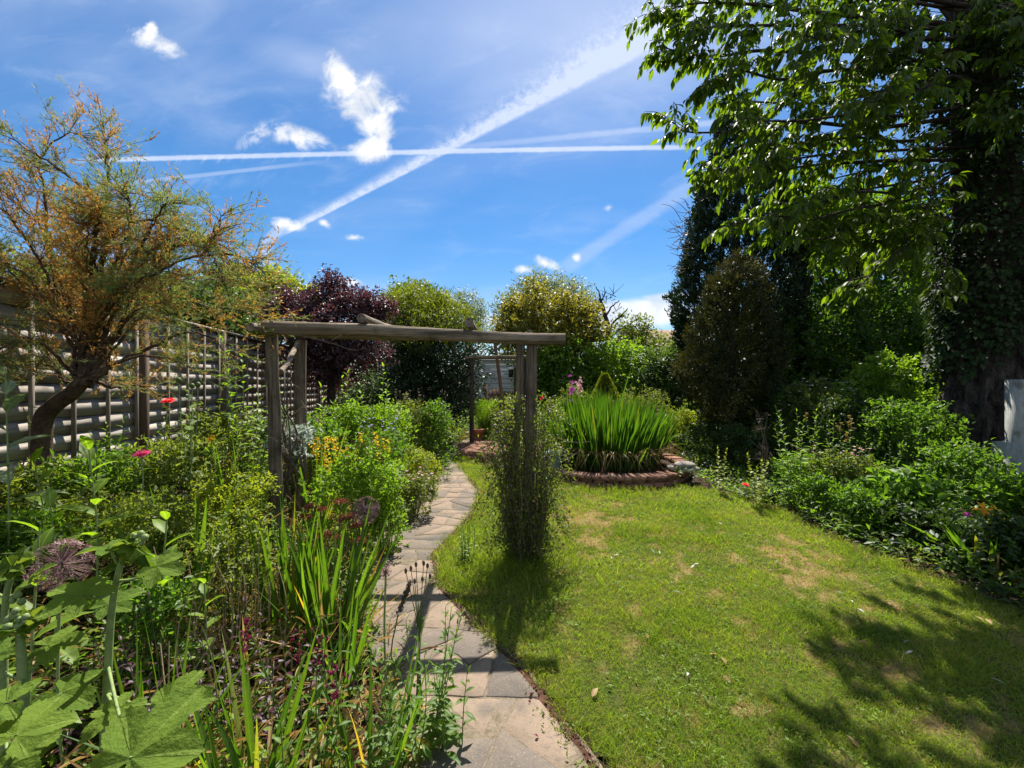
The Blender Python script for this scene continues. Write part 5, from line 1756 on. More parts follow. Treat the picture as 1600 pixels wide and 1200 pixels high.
# ------------------------------------------------------------------ shrubs and mounds of the beds
# (px, D, row of the top, radius in px, leaf count, leaf length, width, template, material, name, category, label)
MOUNDS = [
    (60, 3.35, 725, 90, 2600, .05, .018, 'fold', 'meadow', 'geranium_mound', 'plant', 'fine leaved olive green mound below the tamarisk trunk by the fence'),
    (165, 3.55, 705, 88, 2600, .055, .022, 'fold', 'green', 'aster_mound', 'plant', 'mid green mound below the fence left of the double pink poppy'),
    (285, 3.75, 680, 70, 2600, .06, .016, 'lance', 'meadow', 'daylily_mound', 'plant', 'narrow leaved green mound under the coral red poppy'),
    (345, 4.25, 650, 66, 2600, .065, .017, 'lance', 'olive', 'sage_mound', 'plant', 'pale olive green narrow leaved mound against the fence left of the tall leafy stems'),
    (120, 2.75, 770, 92, 3000, .035, .016, 'fold', 'meadow', 'bedstraw_mound', 'plant', 'small leaved tangled olive mound around the broad leaved lettuce plants'),
    (255, 2.75, 772, 82, 3000, .035, .016, 'fold', 'meadow', 'cranesbill_mound', 'plant', 'small leaved green tangle below the double pink poppy'),
    (375, 3.1, 735, 66, 2600, .035, .017, 'fold', 'yellowgreen', 'oregano_mound', 'plant', 'yellowish green small leaved mound left of the front left pergola post'),
    (365, 2.35, 815, 66, 2400, .03, .014, 'fold', 'meadow', 'thyme_mound', 'plant', 'low tangled mound among dry stalks below the pergola post foot'),
    (25, 2.3, 800, 70, 2200, .04, .018, 'fold', 'green', 'speedwell_mound', 'plant', 'green tangled mound at the left picture edge above the large allium head'),
    (230, 2.0, 905, 70, 1500, .04, .02, 'fold', 'green', 'mint_mound', 'plant', 'low green leaves behind the tall hollyhock stem'),
    (430, 4.9, 640, 52, 2000, .06, .022, 'lance', 'greygreen', 'catmint_mound', 'plant', 'grey green leafy mound behind the left pergola posts'),
    (565, 3.75, 705, 82, 7000, .030, .023, 'fold', 'bright', 'marjoram_mound', 'plant', 'large dense bright yellow green mound beside the bend of the path'),
    (600, 3.75, 765, 42, 2600, .030, .022, 'fold', 'bright', 'small_marjoram_mound', 'plant', 'smaller bright green mound spilling onto the path edge'),
    (500, 5.3, 655, 50, 2200, .06, .026, 'lance', 'green', 'phlox_mound', 'plant', 'leafy green mound between left pergola posts and yellow flower spikes'),
    (545, 6.3, 628, 52, 2600, .065, .026, 'lance', 'bright', 'goldenrod_mound', 'plant', 'fresh green leafy mound below the purple maple'),
    (605, 6.5, 622, 48, 2600, .06, .022, 'lance', 'bright', 'rudbeckia_mound', 'plant', 'fresh green leafy mound before the far lattice of the fence'),
    (640, 7.2, 622, 40, 2200, .05, .02, 'lance', 'olive', 'knapweed_mound', 'plant', 'greenish brown mound with spent flower stems before the domed evergreen'),
    (680, 7.6, 634, 36, 3800, .055, .026, 'fold', 'green', 'choisya_bush', 'bush', 'neat green leafy bush on the left side of the far path bend'),
    (600, 5.3, 668, 52, 2600, .05, .014, 'lance', 'green', 'campanula_mound', 'plant', 'thin leaved green mound behind the yellow flower spikes'),
    (652, 5.7, 700, 44, 2000, .045, .014, 'lance', 'yellowgreen', 'bellflower_mound', 'plant', 'loose yellowish green mound beside the middle stretch of path'),
    (645, 4.75, 742, 40, 2000, .045, .016, 'lance', 'olive', 'pink_mound', 'plant', 'loose olive green mound at the path edge behind the bright marjoram mound'),
    (675, 6.5, 720, 20, 700, .035, .015, 'fold', 'yellowgreen', 'stonecrop_tuft', 'plant', 'small yellowish tuft on the left path edge before the bend'),
    (880, 8.9, 640, 44, 2200, .055, .02, 'fold', 'yellowgreen', 'spiraea_bush', 'bush', 'yellow green bush between the right pergola post and the irises'),
    (900, 9.8, 606, 32, 1800, .06, .02, 'fold', 'olive', 'pink_flowering_bush', 'bush', 'dusty pink flowering bush left of the mossy cone'),
    (1005, 9.4, 610, 56, 3400, .055, .018, 'fold', 'olive', 'cotoneaster_bush', 'bush', 'dull olive bush rising behind the right half of the irises'),
    (1062, 9.0, 640, 44, 3000, .06, .026, 'fold', 'yellowgreen', 'euonymus_bush', 'bush', 'yellow green bush between irises and the bronze conifer'),
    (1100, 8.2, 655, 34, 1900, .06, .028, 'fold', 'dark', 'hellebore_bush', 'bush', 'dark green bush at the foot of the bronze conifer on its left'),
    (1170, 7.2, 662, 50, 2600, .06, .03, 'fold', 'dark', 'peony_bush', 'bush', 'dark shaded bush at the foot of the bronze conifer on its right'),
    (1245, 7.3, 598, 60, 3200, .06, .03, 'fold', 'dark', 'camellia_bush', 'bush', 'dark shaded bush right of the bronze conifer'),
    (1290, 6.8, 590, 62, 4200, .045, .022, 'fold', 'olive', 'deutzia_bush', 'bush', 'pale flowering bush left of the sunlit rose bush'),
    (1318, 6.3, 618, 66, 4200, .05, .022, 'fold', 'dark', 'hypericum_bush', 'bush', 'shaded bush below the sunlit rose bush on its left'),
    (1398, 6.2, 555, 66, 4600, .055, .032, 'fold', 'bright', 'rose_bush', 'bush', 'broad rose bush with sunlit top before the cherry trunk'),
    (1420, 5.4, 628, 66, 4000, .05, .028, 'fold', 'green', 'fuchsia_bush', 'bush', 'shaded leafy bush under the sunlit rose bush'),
    (1255, 5.45, 708, 46, 2200, .05, .02, 'fold', 'green', 'penstemon_mound', 'plant', 'green mound behind the lawn edge right of the twin pale spires'),
    (1320, 5.05, 708, 54, 2200, .055, .022, 'lance', 'olive', 'astrantia_mound', 'plant', 'olive green mound left of the silver white stems'),
    (1205, 5.5, 755, 34, 1500, .035, .018, 'fold', 'greygreen', 'dianthus_mound', 'plant', 'low grey green mound at the lawn edge by the red poppy'),
    (1285, 4.75, 745, 48, 2200, .045, .022, 'fold', 'green', 'lamium_mound', 'plant', 'low green mound on the lawn edge left of the silver white stems'),
    (1350, 4.3, 765, 48, 2200, .05, .024, 'fold', 'green', 'lysimachia_mound', 'plant', 'low fresh green mound at the lawn edge below the silver white stems'),
    (1415, 4.3, 742, 54, 1500, .085, .05, 'leaf', 'green', 'anemone_clump', 'plant', 'clump of large pale cut leaves left of the magenta sweet peas'),
    (1440, 3.85, 785, 50, 2200, .05, .024, 'fold', 'dark', 'bugle_mound', 'plant', 'dark low mound at the lawn edge below the magenta sweet peas'),
    (1500, 4.6, 700, 58, 2600, .055, .022, 'lance', 'green', 'lily_foliage_mound', 'plant', 'shaded narrow leaved mound at the foot of the cherry trunk'),
    (1600, 4.0, 740, 56, 2400, .06, .03, 'fold', 'green', 'hydrangea_bush', 'bush', 'shaded leafy bush at the right picture edge below the white post'),
    (1500, 3.55, 820, 46, 1600, .05, .024, 'fold', 'dark', 'ivy_mound', 'plant', 'dark low mound on the lawn edge before the sword leaved clump'),
    (1610, 3.2, 825, 56, 1800, .06, .03, 'fold', 'dark', 'fern_mound', 'plant', 'dark shaded mound at the lower right border end'),
]
for k, (px_, D_, top_, rpx, n_, L_, W_, T_, mat_, nm_, cat_, lab_) in enumerate(MOUNDS):
    q = np.random.default_rng(500 + k)
    o = at(px_, D_)
    h_ = max(.12, hgt(px_, D_, top_))
    st, lf = mound(q, rpx * D_ / FPX, h_, n_, L_, W_, T_)
    parts = [('stems', st, 'stem'), ('foliage', lf, mat_)]
    if nm_ == 'rose_bush' or nm_ == 'deutzia_bush':
        for z in range(46 if nm_ == 'deutzia_bush' else 14):
            fl = Acc()
            an, ro = q.uniform(0, 6.28), rpx * D_ / FPX * math.sqrt(q.random()) * .85
            bloom(fl, (ro * math.cos(an), ro * math.sin(an), h_ * q.uniform(.80, .99)), .028, 5, .4, .8, 'dia', q=q)
            parts.append(('flower', fl, 'whitefl'))
    if nm_ in ('knapweed_mound', 'campanula_mound', 'pink_mound', 'astrantia_mound', 'penstemon_mound'):
        fs = Acc()
        fcol = {'knapweed_mound': 'alliumfl', 'campanula_mound': 'bluefl', 'pink_mound': 'palepink', 'astrantia_mound': 'palepink', 'penstemon_mound': 'alliumfl'}[nm_]
        for z in range(16):
            fl = Acc()
            an, ro = q.uniform(0, 6.28), rpx * D_ / FPX * math.sqrt(q.random()) * .8
            c_ = np.array([ro * math.cos(an), ro * math.sin(an), h_ * q.uniform(.92, 1.12)])
            sticks(fs, [c_ * (.6, .6, .3)], [c_], .0025, .002)
            bloom(fl, c_, .026, 8, .5, .5, 'dia', q=q)
            parts.append(('flower', fl, fcol))
        parts.append(('flower_stems', fs, 'drystem'))
    plant(nm_, lab_, cat_, o, parts)

# mossy golden cone behind the irises
o = at(945, 9.4)
q = np.random.default_rng(91)
lf = Acc()
n = 14000
z = q.random(n)
an = q.uniform(0, 6.28, n)
rr_ = (.52 * (1 - z ** 1.7) + .05) * (1 + .35 * (fbm(an * 3, z * 6, 3, 92) - .5))
hole = (np.hypot((an - 4.75) * (rr_ + .1) * 2.2, (z - .80) * 1.2) < .085)
P_ = np.stack([rr_ * np.cos(an), rr_ * np.sin(an), z * hgt(945, 9.4, 585)], 1)[~hole]
N_ = P_ * (1, 1, 0) + (0, 0, .25)
leaves(lf, P_, nrm(N_) * .6 + q.normal(0, .5, P_.shape) + (0, 0, .3), q.normal(0, 1, P_.shape), .05, .022, 'dia')
core = Acc()
tube(core, [(0, 0, 0), (0, 0, hgt(945, 9.4, 592))], [.36, .05], 10)
plant('topiary_cone', 'mossy yellow green cone with dark hollow rising behind the irises', 'topiary', o, [('foliage', lf, 'yewgold'), ('core', core, 'bark')])

# ------------------------------------------------------------------ iris clump in the pond
q = np.random.default_rng(61)
ir = Acc()
n = 1500
an, ro = q.uniform(0, 6.28, n), np.sqrt(q.random(n))
P_ = np.stack([-.04 + 1.02 * ro * np.cos(an), .05 + .88 * ro * np.sin(an), 0 * an], 1)
fan = nrm(P_ * (1, .7, 0) + (1e-6, 0, 0)) * ro[:, None] ** 2
Dr = fan * .26 + np.stack([q.normal(0, .07, n), q.normal(0, .07, n), np.ones(n)], 1)
bd = fan * (q.random(n) ** 2 * .30)[:, None] + np.stack([0 * an, 0 * an, -.12 * q.random(n)], 1)
bnt = q.random(n) < .07
bd[bnt] += q.normal(0, .3, (bnt.sum(), 3)) - (0, 0, .45)
blades(ir, P_, Dr, (1.36 - .34 * ro ** 2.5) * q.uniform(.70, 1.09, n), q.uniform(.022, .044, n), bd, 7, np.clip(q.normal(.45, .28, n), 0, 1), 0, .16, 4)
fr = Acc()
m_ = 130
an = q.uniform(3.5, 6.0, m_)
P_ = np.stack([1.08 * np.cos(an), 1.0 * np.sin(an), .26 + .1 * q.random(m_)], 1)
blades(fr, P_, np.stack([np.cos(an) * .5 + q.normal(0, .3, m_), np.sin(an) * .5, q.uniform(.4, 1.0, m_)], 1), q.uniform(.30, .5, m_), .016, np.stack([np.cos(an) * .25 + q.normal(0, .3, m_), np.sin(an) * .25, -1.35 + 0 * an], 1), 7, q.random(m_), 0)
plant('iris_clump', 'tall dense clump of upright green iris blades in the brick pond', 'plant', (PC[0], PC[1], .11), [('leaves', ir, 'iris'), ('dead_leaves', fr, 'dry')])
ir2 = sword(q, 60, .75, .20, .035, .25, .15, 6)
plant('young_iris', 'shorter iris fan standing between the tub and the big iris clump', 'plant', at(884, 6.9, .10), [('leaves', ir2, 'sword')])

# ------------------------------------------------------------------ climber round the right pergola post
q = np.random.default_rng(62)
st, lf = Acc(), Acc()
for s_ in range(190):
    an = q.uniform(0, 6.28)
    b0 = np.array([math.cos(an) * .08, math.sin(an) * .08, 0])
    hgt_ = q.uniform(.2, 1.45)
    spread_ = q.uniform(.05, .27) * (1.1 - abs(hgt_ - .8) * .5)
    e_ = b0 + np.array([math.cos(an) * spread_ * 1.0, math.sin(an) * spread_ * .8, hgt_])
    dr_ = e_ + np.array([math.cos(an) * .18, math.sin(an) * .12, -q.uniform(.02, .3)])
    p_ = spline([b0, (b0 * .55 + e_ * .45) + q.normal(0, .03, 3), e_, dr_], 16)
    tube(st, p_, np.linspace(.0045, .0012, 16), 4, q.random(), 0, False)
    m_ = 62
    ii = q.uniform(2, 14.99, m_)
    i1 = ii.astype(int)
    pos = p_[i1] + (p_[i1 + 1] - p_[i1]) * (ii - i1)[:, None] + q.normal(0, .022, (m_, 3))
    leaves(lf, pos, q.normal(0, 1, (m_, 3)) + (0, 0, .2), nrm(q.normal(0, .6, (m_, 3)) + (0, 0, .8)), q.uniform(.020, .040, m_), q.uniform(.012, .020, m_), 'fold')
for s_ in range(26):
    an = q.uniform(0, 6.28)
    b0 = np.array([math.cos(an) * .15, math.sin(an) * .12, q.uniform(.1, 1.2)])
    e_ = b0 + np.array([math.cos(an) * q.uniform(.2, .55), math.sin(an) * .3, q.uniform(-.2, .2)])
    tube(st, spline([b0, (b0 + e_) / 2 + q.normal(0, .05, 3), e_], 8), np.linspace(.003, .001, 8), 3, .5, 0, False)
plant('post_climber', 'small leaved twiggy climber smothering the foot of the right pergola post', 'climber', (POSTR[0], POSTR[1] + .0, 0), [('stems', st, 'twig'), ('foliage', lf, ['olive'])])
st, lf, _ = upright(q, 9, .30, .10, .06, .02, per=14)
plant('weed_tuft', 'leafy weed tuft in rough grass left of the right pergola post', 'plant', (-.38, 3.55, 0), [('stems', st, 'stem'), ('foliage', lf, 'bright')])
st, lf = Acc(), Acc()
for s_ in range(46):
    an = q.uniform(0, 6.28)
    tube(st, spline([(0, 0, 0), (math.cos(an) * .12, math.sin(an) * .1, .5), (math.cos(an) * .30, math.sin(an) * .25, q.uniform(.7, 1.05))], 8), np.linspace(.008, .003, 8), 4, .5, 0, False)
    m_ = 150
    t_ = q.random(m_)[:, None]
    c_ = np.array([math.cos(an) * .30, math.sin(an) * .25, .95]) * t_ * (1, 1, 1)
    leaves(lf, c_ + q.normal(0, .05, (m_, 3)), q.normal(0, .5, (m_, 3)) + (0, 0, .9), q.normal(0, 1, (m_, 3)), .09, .010, 'dia')
plant('fennel_plant', 'feathery fresh green fennel beside the far stone steps', 'plant', at(757, 10.6), [('stems', st, 'stem'), ('foliage', lf, 'bright')])

# ------------------------------------------------------------------ sword leaved clumps
SW = [  # px, D, top row, n, spread, width, lean, material, label
    (302, 2.55, 735, 13, .05, .055, .34, 'broad sword leaved clump below the double pink poppy', .15),
    (452, 2.55, 760, 46, .13, .026, .16, 'tall sword leaved clump at the foot of the front left pergola post', .18),
    (515, 2.45, 775, 44, .13, .028, .30, 'sword leaved clump leaning right beside the brown flat flower heads', .2),
    (395, 1.42, 985, 30, .10, .026, .35, 'nearest sword leaved clump between hollyhock leaves and the purple flower spikes', .3),
    (585, 1.50, 965, 13, .06, .020, .22, 'thin sword leaved clump right of the purple flower spikes', .2),
    (378, 3.5, 668, 9, .05, .035, .12, 'pale green sword leaved fan left of the front left pergola post', .1),
    (497, 4.1, 640, 14, .07, .03, .18, 'sword leaved fan right of the rear left pergola post', .15),
    (1545, 3.35, 800, 26, .14, .060, .45, 'shaded broad sword leaved clump at the right border below the yellow lilies', .35),
    (240, 1.55, 960, 14, .10, .020, .22, 'thin sword leaved clump beside the tall hollyhock stem', .25),
    (535, 2.05, 890, 10, .05, .020, .22, 'small sword leaved tuft at the left path edge', .2),
]
for k, (px_, D_, top_, n_, sp_, w_, ln_, lab_, bn_) in enumerate(SW):
    q = np.random.default_rng(700 + k)
    o = at(px_, D_)
    h_ = hgt(px_, D_, top_)
    lf = sword(q, n_, h_, sp_, w_, ln_, bn_)
    dl = grassy(q, max(6, n_ // 2), h_ * .66, sp_ * 1.2, w_ * .55, .55, .9)
    yl = sword(q, max(2, n_ // 10), h_ * .66, sp_ * 1.1, w_ * .8, ln_ * 1.6, .4)
    plant('sword_leaf_clump', lab_, 'plant', o, [('leaves', lf, 'sword'), ('dry_leaves', dl, 'dry'), ('yellowed_leaves', yl, 'yellowed')], 'sword leaved clumps')

# ------------------------------------------------------------------ leafy upright perennials
UP = [  # px, D, top, stems, spread, L, W, per, mat, name, label
    (392, 4.35, 525, 4, .14, .20, .068, 26, 'bright', 'evening_primrose', 'tallest lance leaved stems left of the pergola reaching above the fence slats'),
    (352, 4.5, 640, 7, .20, .13, .035, 24, 'green', 'evening_primrose', 'shorter lance leaved stems by the fence left of the tallest ones'),
    (408, 4.1, 620, 6, .14, .17, .055, 22, 'bright', 'evening_primrose', 'lance leaved stems close behind the front left pergola post'),
    (572, 6.6, 570, 5, .22, .20, .08, 24, 'bright', 'evening_primrose', 'lance leaved stems standing before the purple maple'),
    (503, 4.7, 617, 3, .06, .18, .055, 14, 'bright', 'evening_primrose', 'slim lance leaved stem right of the rear left pergola post'),
    (540, 5.6, 655, 7, .25, .11, .03, 24, 'bright', 'evening_primrose', 'lance leaved stems behind the yellow flower spikes'),
    (695, 6.6, 690, 3, .05, .10, .03, 12, 'bright', 'evening_primrose', 'short lance leaved stems on the path edge before the bend'),
    (664, 1.72, 955, 6, .09, .085, .026, 20, 'green', 'campion_plant', 'leafy foreground stems standing over the near path edge'),
    (708, 1.70, 1045, 5, .07, .085, .028, 12, 'green', 'campion_plant', 'short foreground leafy stems leaning onto the path'),
    (640, 1.62, 1010, 6, .10, .09, .022, 18, 'green', 'campion_plant', 'foreground leafy stems left of those over the path edge'),
    (545, 1.45, 1090, 8, .14, .07, .03, 16, 'green', 'campion_plant', 'low bushy foreground stems below the purple flower spikes'),
    (275, 1.75, 965, 9, .13, .06, .024, 18, 'purpleleaf', 'purple_loosestrife_plant', 'dark purple leaved stems right of the tall hollyhock'),
    (85, 1.6, 1005, 8, .12, .06, .024, 16, 'purpleleaf', 'purple_loosestrife_plant', 'dark purple leaved stems below the large allium head'),
    (345, 1.85, 985, 8, .13, .055, .022, 16, 'purpleleaf', 'purple_loosestrife_plant', 'dark purple leaved stems behind the nearest sword leaved clump'),
    (445, 1.75, 1000, 7, .12, .06, .024, 15, 'purpleleaf', 'purple_loosestrife_plant', 'dark purple leaved stems left of the purple flower spikes'),
    (1250, 5.2, 640, 9, .20, .12, .032, 26, 'bright', 'campanula_plant', 'sunlit narrow leaved stems right of the dead brown twigs in the border'),
    (1305, 5.0, 665, 9, .20, .11, .03, 24, 'green', 'campanula_plant', 'narrow leaved stems with spent brown heads in the middle of the border'),
    (1375, 5.0, 690, 7, .18, .09, .024, 22, 'green', 'campanula_plant', 'narrow leaved stems under the sunlit rose bush'),
    (1545, 4.0, 745, 7, .18, .10, .024, 20, 'green', 'campanula_plant', 'narrow leaved stems beside the yellow lilies'),
    (1300, 4.5, 800, 9, .20, .09, .03, 14, 'bright', 'campanula_plant', 'fresh broad leaved stems lying on the lawn edge'),
    (1240, 5.1, 770, 6, .12, .07, .024, 16, 'bright', 'campanula_plant', 'fresh leafy stems at the lawn edge right of the pale spires'),
    (560, 2.75, 850, 6, .10, .09, .028, 13, 'bright', 'campion_plant', 'leafy stems at the left path edge below the marjoram mound'),
    (470, 3.1, 790, 8, .16, .07, .022, 20, 'bright', 'campion_plant', 'leafy stems right of the front left pergola post foot'),
    (640, 5.0, 715, 9, .24, .07, .014, 26, 'greygreen', 'toadflax_plant', 'thin grey green stems behind the marjoram mound by the path'),
    (195, 4.0, 650, 5, .12, .11, .035, 18, 'green', 'foxglove_plant', 'dark green leafy stems against the fence right of the tamarisk trunk'),
    (175, 3.2, 690, 4, .1, .12, .03, 14, 'green', 'foxglove_plant', 'arching green leaves below the tamarisk trunk'),
]
for k, (px_, D_, top_, ns_, sp_, L_, W_, per_, mat_, nm_, lab_) in enumerate(UP):
    q = np.random.default_rng(800 + k)
    o = at(px_, D_)
    h_ = max(.15, hgt(px_, D_, top_))
    st, lf, tips = upright(q, ns_, h_, sp_, L_, W_, per=per_, lean=.12 if h_ > .8 else .25, r=.005 if h_ > .7 else .003)
    parts = [('stems', st, 'stem_pale' if mat_ in ('greygreen', 'bright') else 'stem'), ('foliage', lf, mat_)]
    if 'brown heads' in lab_:
        for t_ in tips[:5]:
            fl = Acc()
            sticks(fl, [t_ - (0, 0, .05)], [t_ + (0, 0, .05)], .006, .004)
            for z in range(6):
                bloom(fl, t_ + np.array([q.normal(0, .012), q.normal(0, .012), -.05 + z * .02]), .026, 7, .6, .6, 'dia', q=q)
            parts.append(('spent_flower', fl, 'heart'))
    plant(nm_, lab_, 'plant', o, parts)

# broad leaved lettuce-like opium poppies
BL = [(148, 2.35, 700, 9, .16, 'broad pale leaved plant left of the double pink poppy'), (68, 2.5, 720, 7, .14, 'broad pale leaved plant below the tamarisk at left'),
      (75, 1.95, 790, 7, .13, 'broad pale leaved plant behind the large allium head'), (256, 1.95, 812, 8, .13, 'broad pale leaved plant behind the tall hollyhock'),
      (300, 3.55, 600, 10, .12, 'grey leaved poppy plant with round green seed pods by the fence'), (12, 2.2, 585, 8, .17, 'blue grey leaved plant at the left picture edge before the fence'),
      (35, 1.5, 830, 6, .13, 'pale leaved plant left of the large allium head'), (330, 2.0, 905, 6, .10, 'broad green leaved plant among the dry stalks')]
for k, (px_, D_, top_, nl_, L_, lab_) in enumerate(BL):
    nl_, L_ = int(nl_ * 1.7), L_ * 1.35
    q = np.random.default_rng(900 + k)
    o = at(px_, D_)
    h_ = hgt(px_, D_, top_)
    st, lf = Acc(), Acc()
    tip = np.array([q.normal(0, .03), q.normal(0, .03), h_])
    p_ = spline([(0, 0, 0), tip * .5 + q.normal(0, .03, 3) * (1, 1, 0), tip], 10)
    tube(st, p_, np.linspace(.0065, .003, 10), 6, .5, 0, False)
    t_ = np.linspace(.12, .99, nl_)
    pos = np.stack([np.interp(t_ * 9, np.arange(10), p_[:, i]) for i in range(3)], 1)
    nl_ = nl_ + 0
    an = np.arange(nl_) * 2.4 + q.uniform(0, 6)
    el = .25 + .75 * t_ ** 3 + q.normal(0, .15, nl_)
    Dr = np.stack([np.cos(an) * np.cos(el), np.sin(an) * np.cos(el), np.sin(el)], 1)
    sz = L_ * (1.25 - .65 * t_) * q.uniform(.85, 1.2, nl_)
    leaves(lf, pos, Dr, nrm(np.stack([-np.cos(an) * .5, -np.sin(an) * .5, 0 * an + 1], 1)), sz, sz * .44, 'lance', q.uniform(.3, 1, nl_))
    parts = [('stem', st, 'stem_pale'), ('foliage', lf, 'greygreen' if 'grey' in lab_ else 'bright')]
    if 'pods' in lab_:
        pd, ps = Acc(), Acc()
        for (px2, py2) in ((300, 603), (309, 601), (279, 594)):
            c_ = W(px2, py2, D_ + q.normal(0, .05)) - np.array(o)
            tube(ps, spline([(q.normal(0, .03), 0, h_ * .3), c_ * (.8, .8, .7), c_], 8), .004, 5, .5, 0, False)
            ball(pd, c_, .022, 9, 7, .5, 0, 1.15)
        parts += [('pod_stems', ps, 'stem_pale'), ('seed_pods', pd, 'stem')]
    plant('poppy_plant', lab_, 'plant', o, parts)

# poppies in flower
for k, (px_, py_, D_, col_, lay, lab_, r_) in enumerate(((263, 628, 3.6, 'coral', 2, 'single coral red poppy on a tall stem before the fence', .062), (222, 711, 3.0, 'pink', 3, 'double pink poppy bloom above the small leaved tangle', .060),
                                                         (1165, 758, 5.5, 'coral', 2, 'red poppy low at the lawn edge beside the pale spires', .05), (876 + 469, 747, 4.75, 'crimson', 1, 'small crimson bloom above the silver white stems', .03))):
    q = np.random.default_rng(950 + k)
    o = at(px_, D_)
    c_ = W(px_, py_, D_) - np.array(o)
    fl, st, ht, lf = Acc(), Acc(), Acc(), Acc()
    bloom(fl, c_, r_, 6 if lay < 3 else 11, .35, 1.15 if lay < 3 else .7, 'leaf', q=q, layers=lay + 1, tilt=(.1, -.35, 1))
    ball(ht, c_ + (0, 0, .012), r_ * .26, 8, 6)
    tube(st, spline([(q.normal(0, .03), .02, 0), c_ * (.6, .6, .5) + q.normal(0, .02, 3), c_], 10), .0042, 5, .5, 0, False)
    n_ = 12
    leaves(lf, np.stack([q.normal(0, .04, n_), q.normal(0, .04, n_), q.uniform(.03, c_[2] * .4, n_)], 1), q.normal(0, 1, (n_, 3)) * (1, 1, .4) + (0, 0, .4), nrm(q.normal(0, .3, (n_, 3)) + (0, 0, 1)), .14, .045, 'lance')
    plant('poppy_flower', lab_, 'flower', o, [('petals', fl, col_), ('flower_heart', ht, 'heart'), ('stem', st, 'stem_pale'), ('foliage', lf, 'greygreen')])

# alliums
for k, (px_, py_, D_, r_, mat_, lab_) in enumerate(((95, 882, 1.48, .095, 'alliumfl', 'large fading allium globe at left beside the hollyhock'), (571, 797, 2.75, .098, 'alliumfl', 'pale pink allium globe before the marjoram mound'), (603, 893, 2.0, .03, 'alliumfl', 'small purple drumstick head at the left path edge'))):
    q = np.random.default_rng(970 + k)
    o = at(px_, D_)
    c_ = W(px_, py_, D_) - np.array(o)
    sp_, fl, st = Acc(), Acc(), Acc()
    n_ = 130 if r_ > .05 else 60
    d = rdir(n_)
    sticks(sp_, np.repeat([c_], n_, 0), c_ + d * r_ * .9, .0012, .0009)
    for z in range(n_):
        bloom(fl, c_ + d[z] * r_ * .9, r_ * .16, 6, .3, .32, 'dia', q=q, tilt=d[z])
    tube(st, spline([(0, 0.02, 0), c_ * (.5, .5, .5) + q.normal(0, .02, 3), c_], 10), .005, 6, .5, 0, False)
    plant('allium', lab_, 'flower', o, [('flower_spokes', sp_, mat_), ('florets', fl, mat_), ('stem', st, 'stem_pale')])

# sedum with brown flat heads
o = at(520, 2.75)
q = np.random.default_rng(981)
st, lf, tips = upright(q, 11, .42, .17, .06, .034, 'leaf', per=15, lean=.3, r=.005)
fl = Acc()
for (px2, py2) in ((487, 792), (500, 797), (532, 784), (545, 806), (540, 812), (560, 822), (528, 842), (562, 845), (480, 808), (508, 838)):
    c_ = W(px2, py2, 2.75 + q.normal(0, .08)) - np.array(o)
    tube(st, spline([(c_[0] * .4, c_[1] * .4, 0), c_ * (.8, .8, .6), c_], 6), .004, 5, .5, 0, False)
    n_ = 160
    a_, ro = q.uniform(0, 6.28, n_), .05 * np.sqrt(q.random(n_))
    leaves(fl, c_ + np.stack([ro * np.cos(a_), ro * np.sin(a_), .012 - ro * .25 + q.normal(0, .005, n_)], 1), q.normal(0, .6, (n_, 3)) + (0, 0, .6), q.normal(0, 1, (n_, 3)), .014, .010, 'fold')
plant('sedum', 'sedum with flat rusty brown flower heads among the sword leaves', 'plant', o, [('stems', st, 'stem'), ('foliage', lf, 'greygreen'), ('flower_heads', fl, 'sedumfl')])

# yellow loosestrife
o = at(543, 4.75)
st, lf, tips = upright(q, 34, hgt(543, 4.75, 688), .36, .055, .016, per=22, lean=.12, r=.003)
fl = Acc()
for t_ in tips:
    for z in range(20):
        bloom(fl, t_ + np.array([q.normal(0, .014), q.normal(0, .014), -q.random() * .15]), .017, 5, .5, .7, 'dia', q=q, tilt=(q.normal(0, .6), q.normal(0, .6), 1))
plant('yellow_loosestrife', 'clump of yellow flower spikes behind the bright marjoram mound', 'plant', o, [('stems', st, 'stem'), ('foliage', lf, 'bright'), ('flowers', fl, 'yellowfl')])

# silver leaved rose on the pergola
o = at(458, 4.0)
st, lf = mound(q, .22, .35, 420, .05, .026, 'leaf')
for ac in (st, lf):
    ac.V = [v_ + (0, 0, hgt(458, 4.0, 668) - .36) for v_ in ac.V]
tube(st, spline([(0.02, 0, 0), (-.06, 0, .4), (0, 0, hgt(458, 4.0, 680))], 12), .012, 6, .5, 0, False)
plant('climbing_rose', 'pale silvery leaved rose shoot between the two left pergola posts', 'climber', o, [('stems', st, 'twig'), ('foliage', lf, 'silver')])

# penstemon with purple spikes
o = at(500, 1.55)
st, lf, tips = upright(q, 7, hgt(500, 1.55, 965), .10, .06, .018, per=14, lean=.2, r=.003)
spikes = []
for t_ in tips[:4]:
    fl = Acc()
    spikes.append(('flower_spike', fl, 'crimson'))
    for z in range(18):
        p_ = t_ + np.array([q.normal(0, .010), q.normal(0, .010), -z / 18 * .13])
        bloom(fl, p_, .015, 5, .9, .5, 'dia', q=q, tilt=(q.normal(0, 1), q.normal(0, 1), -.4))
plant('penstemon', 'dark crimson purple flower spikes in the left foreground', 'flower', o, [('stems', st, 'stem'), ('foliage', lf, 'green')] + spikes)

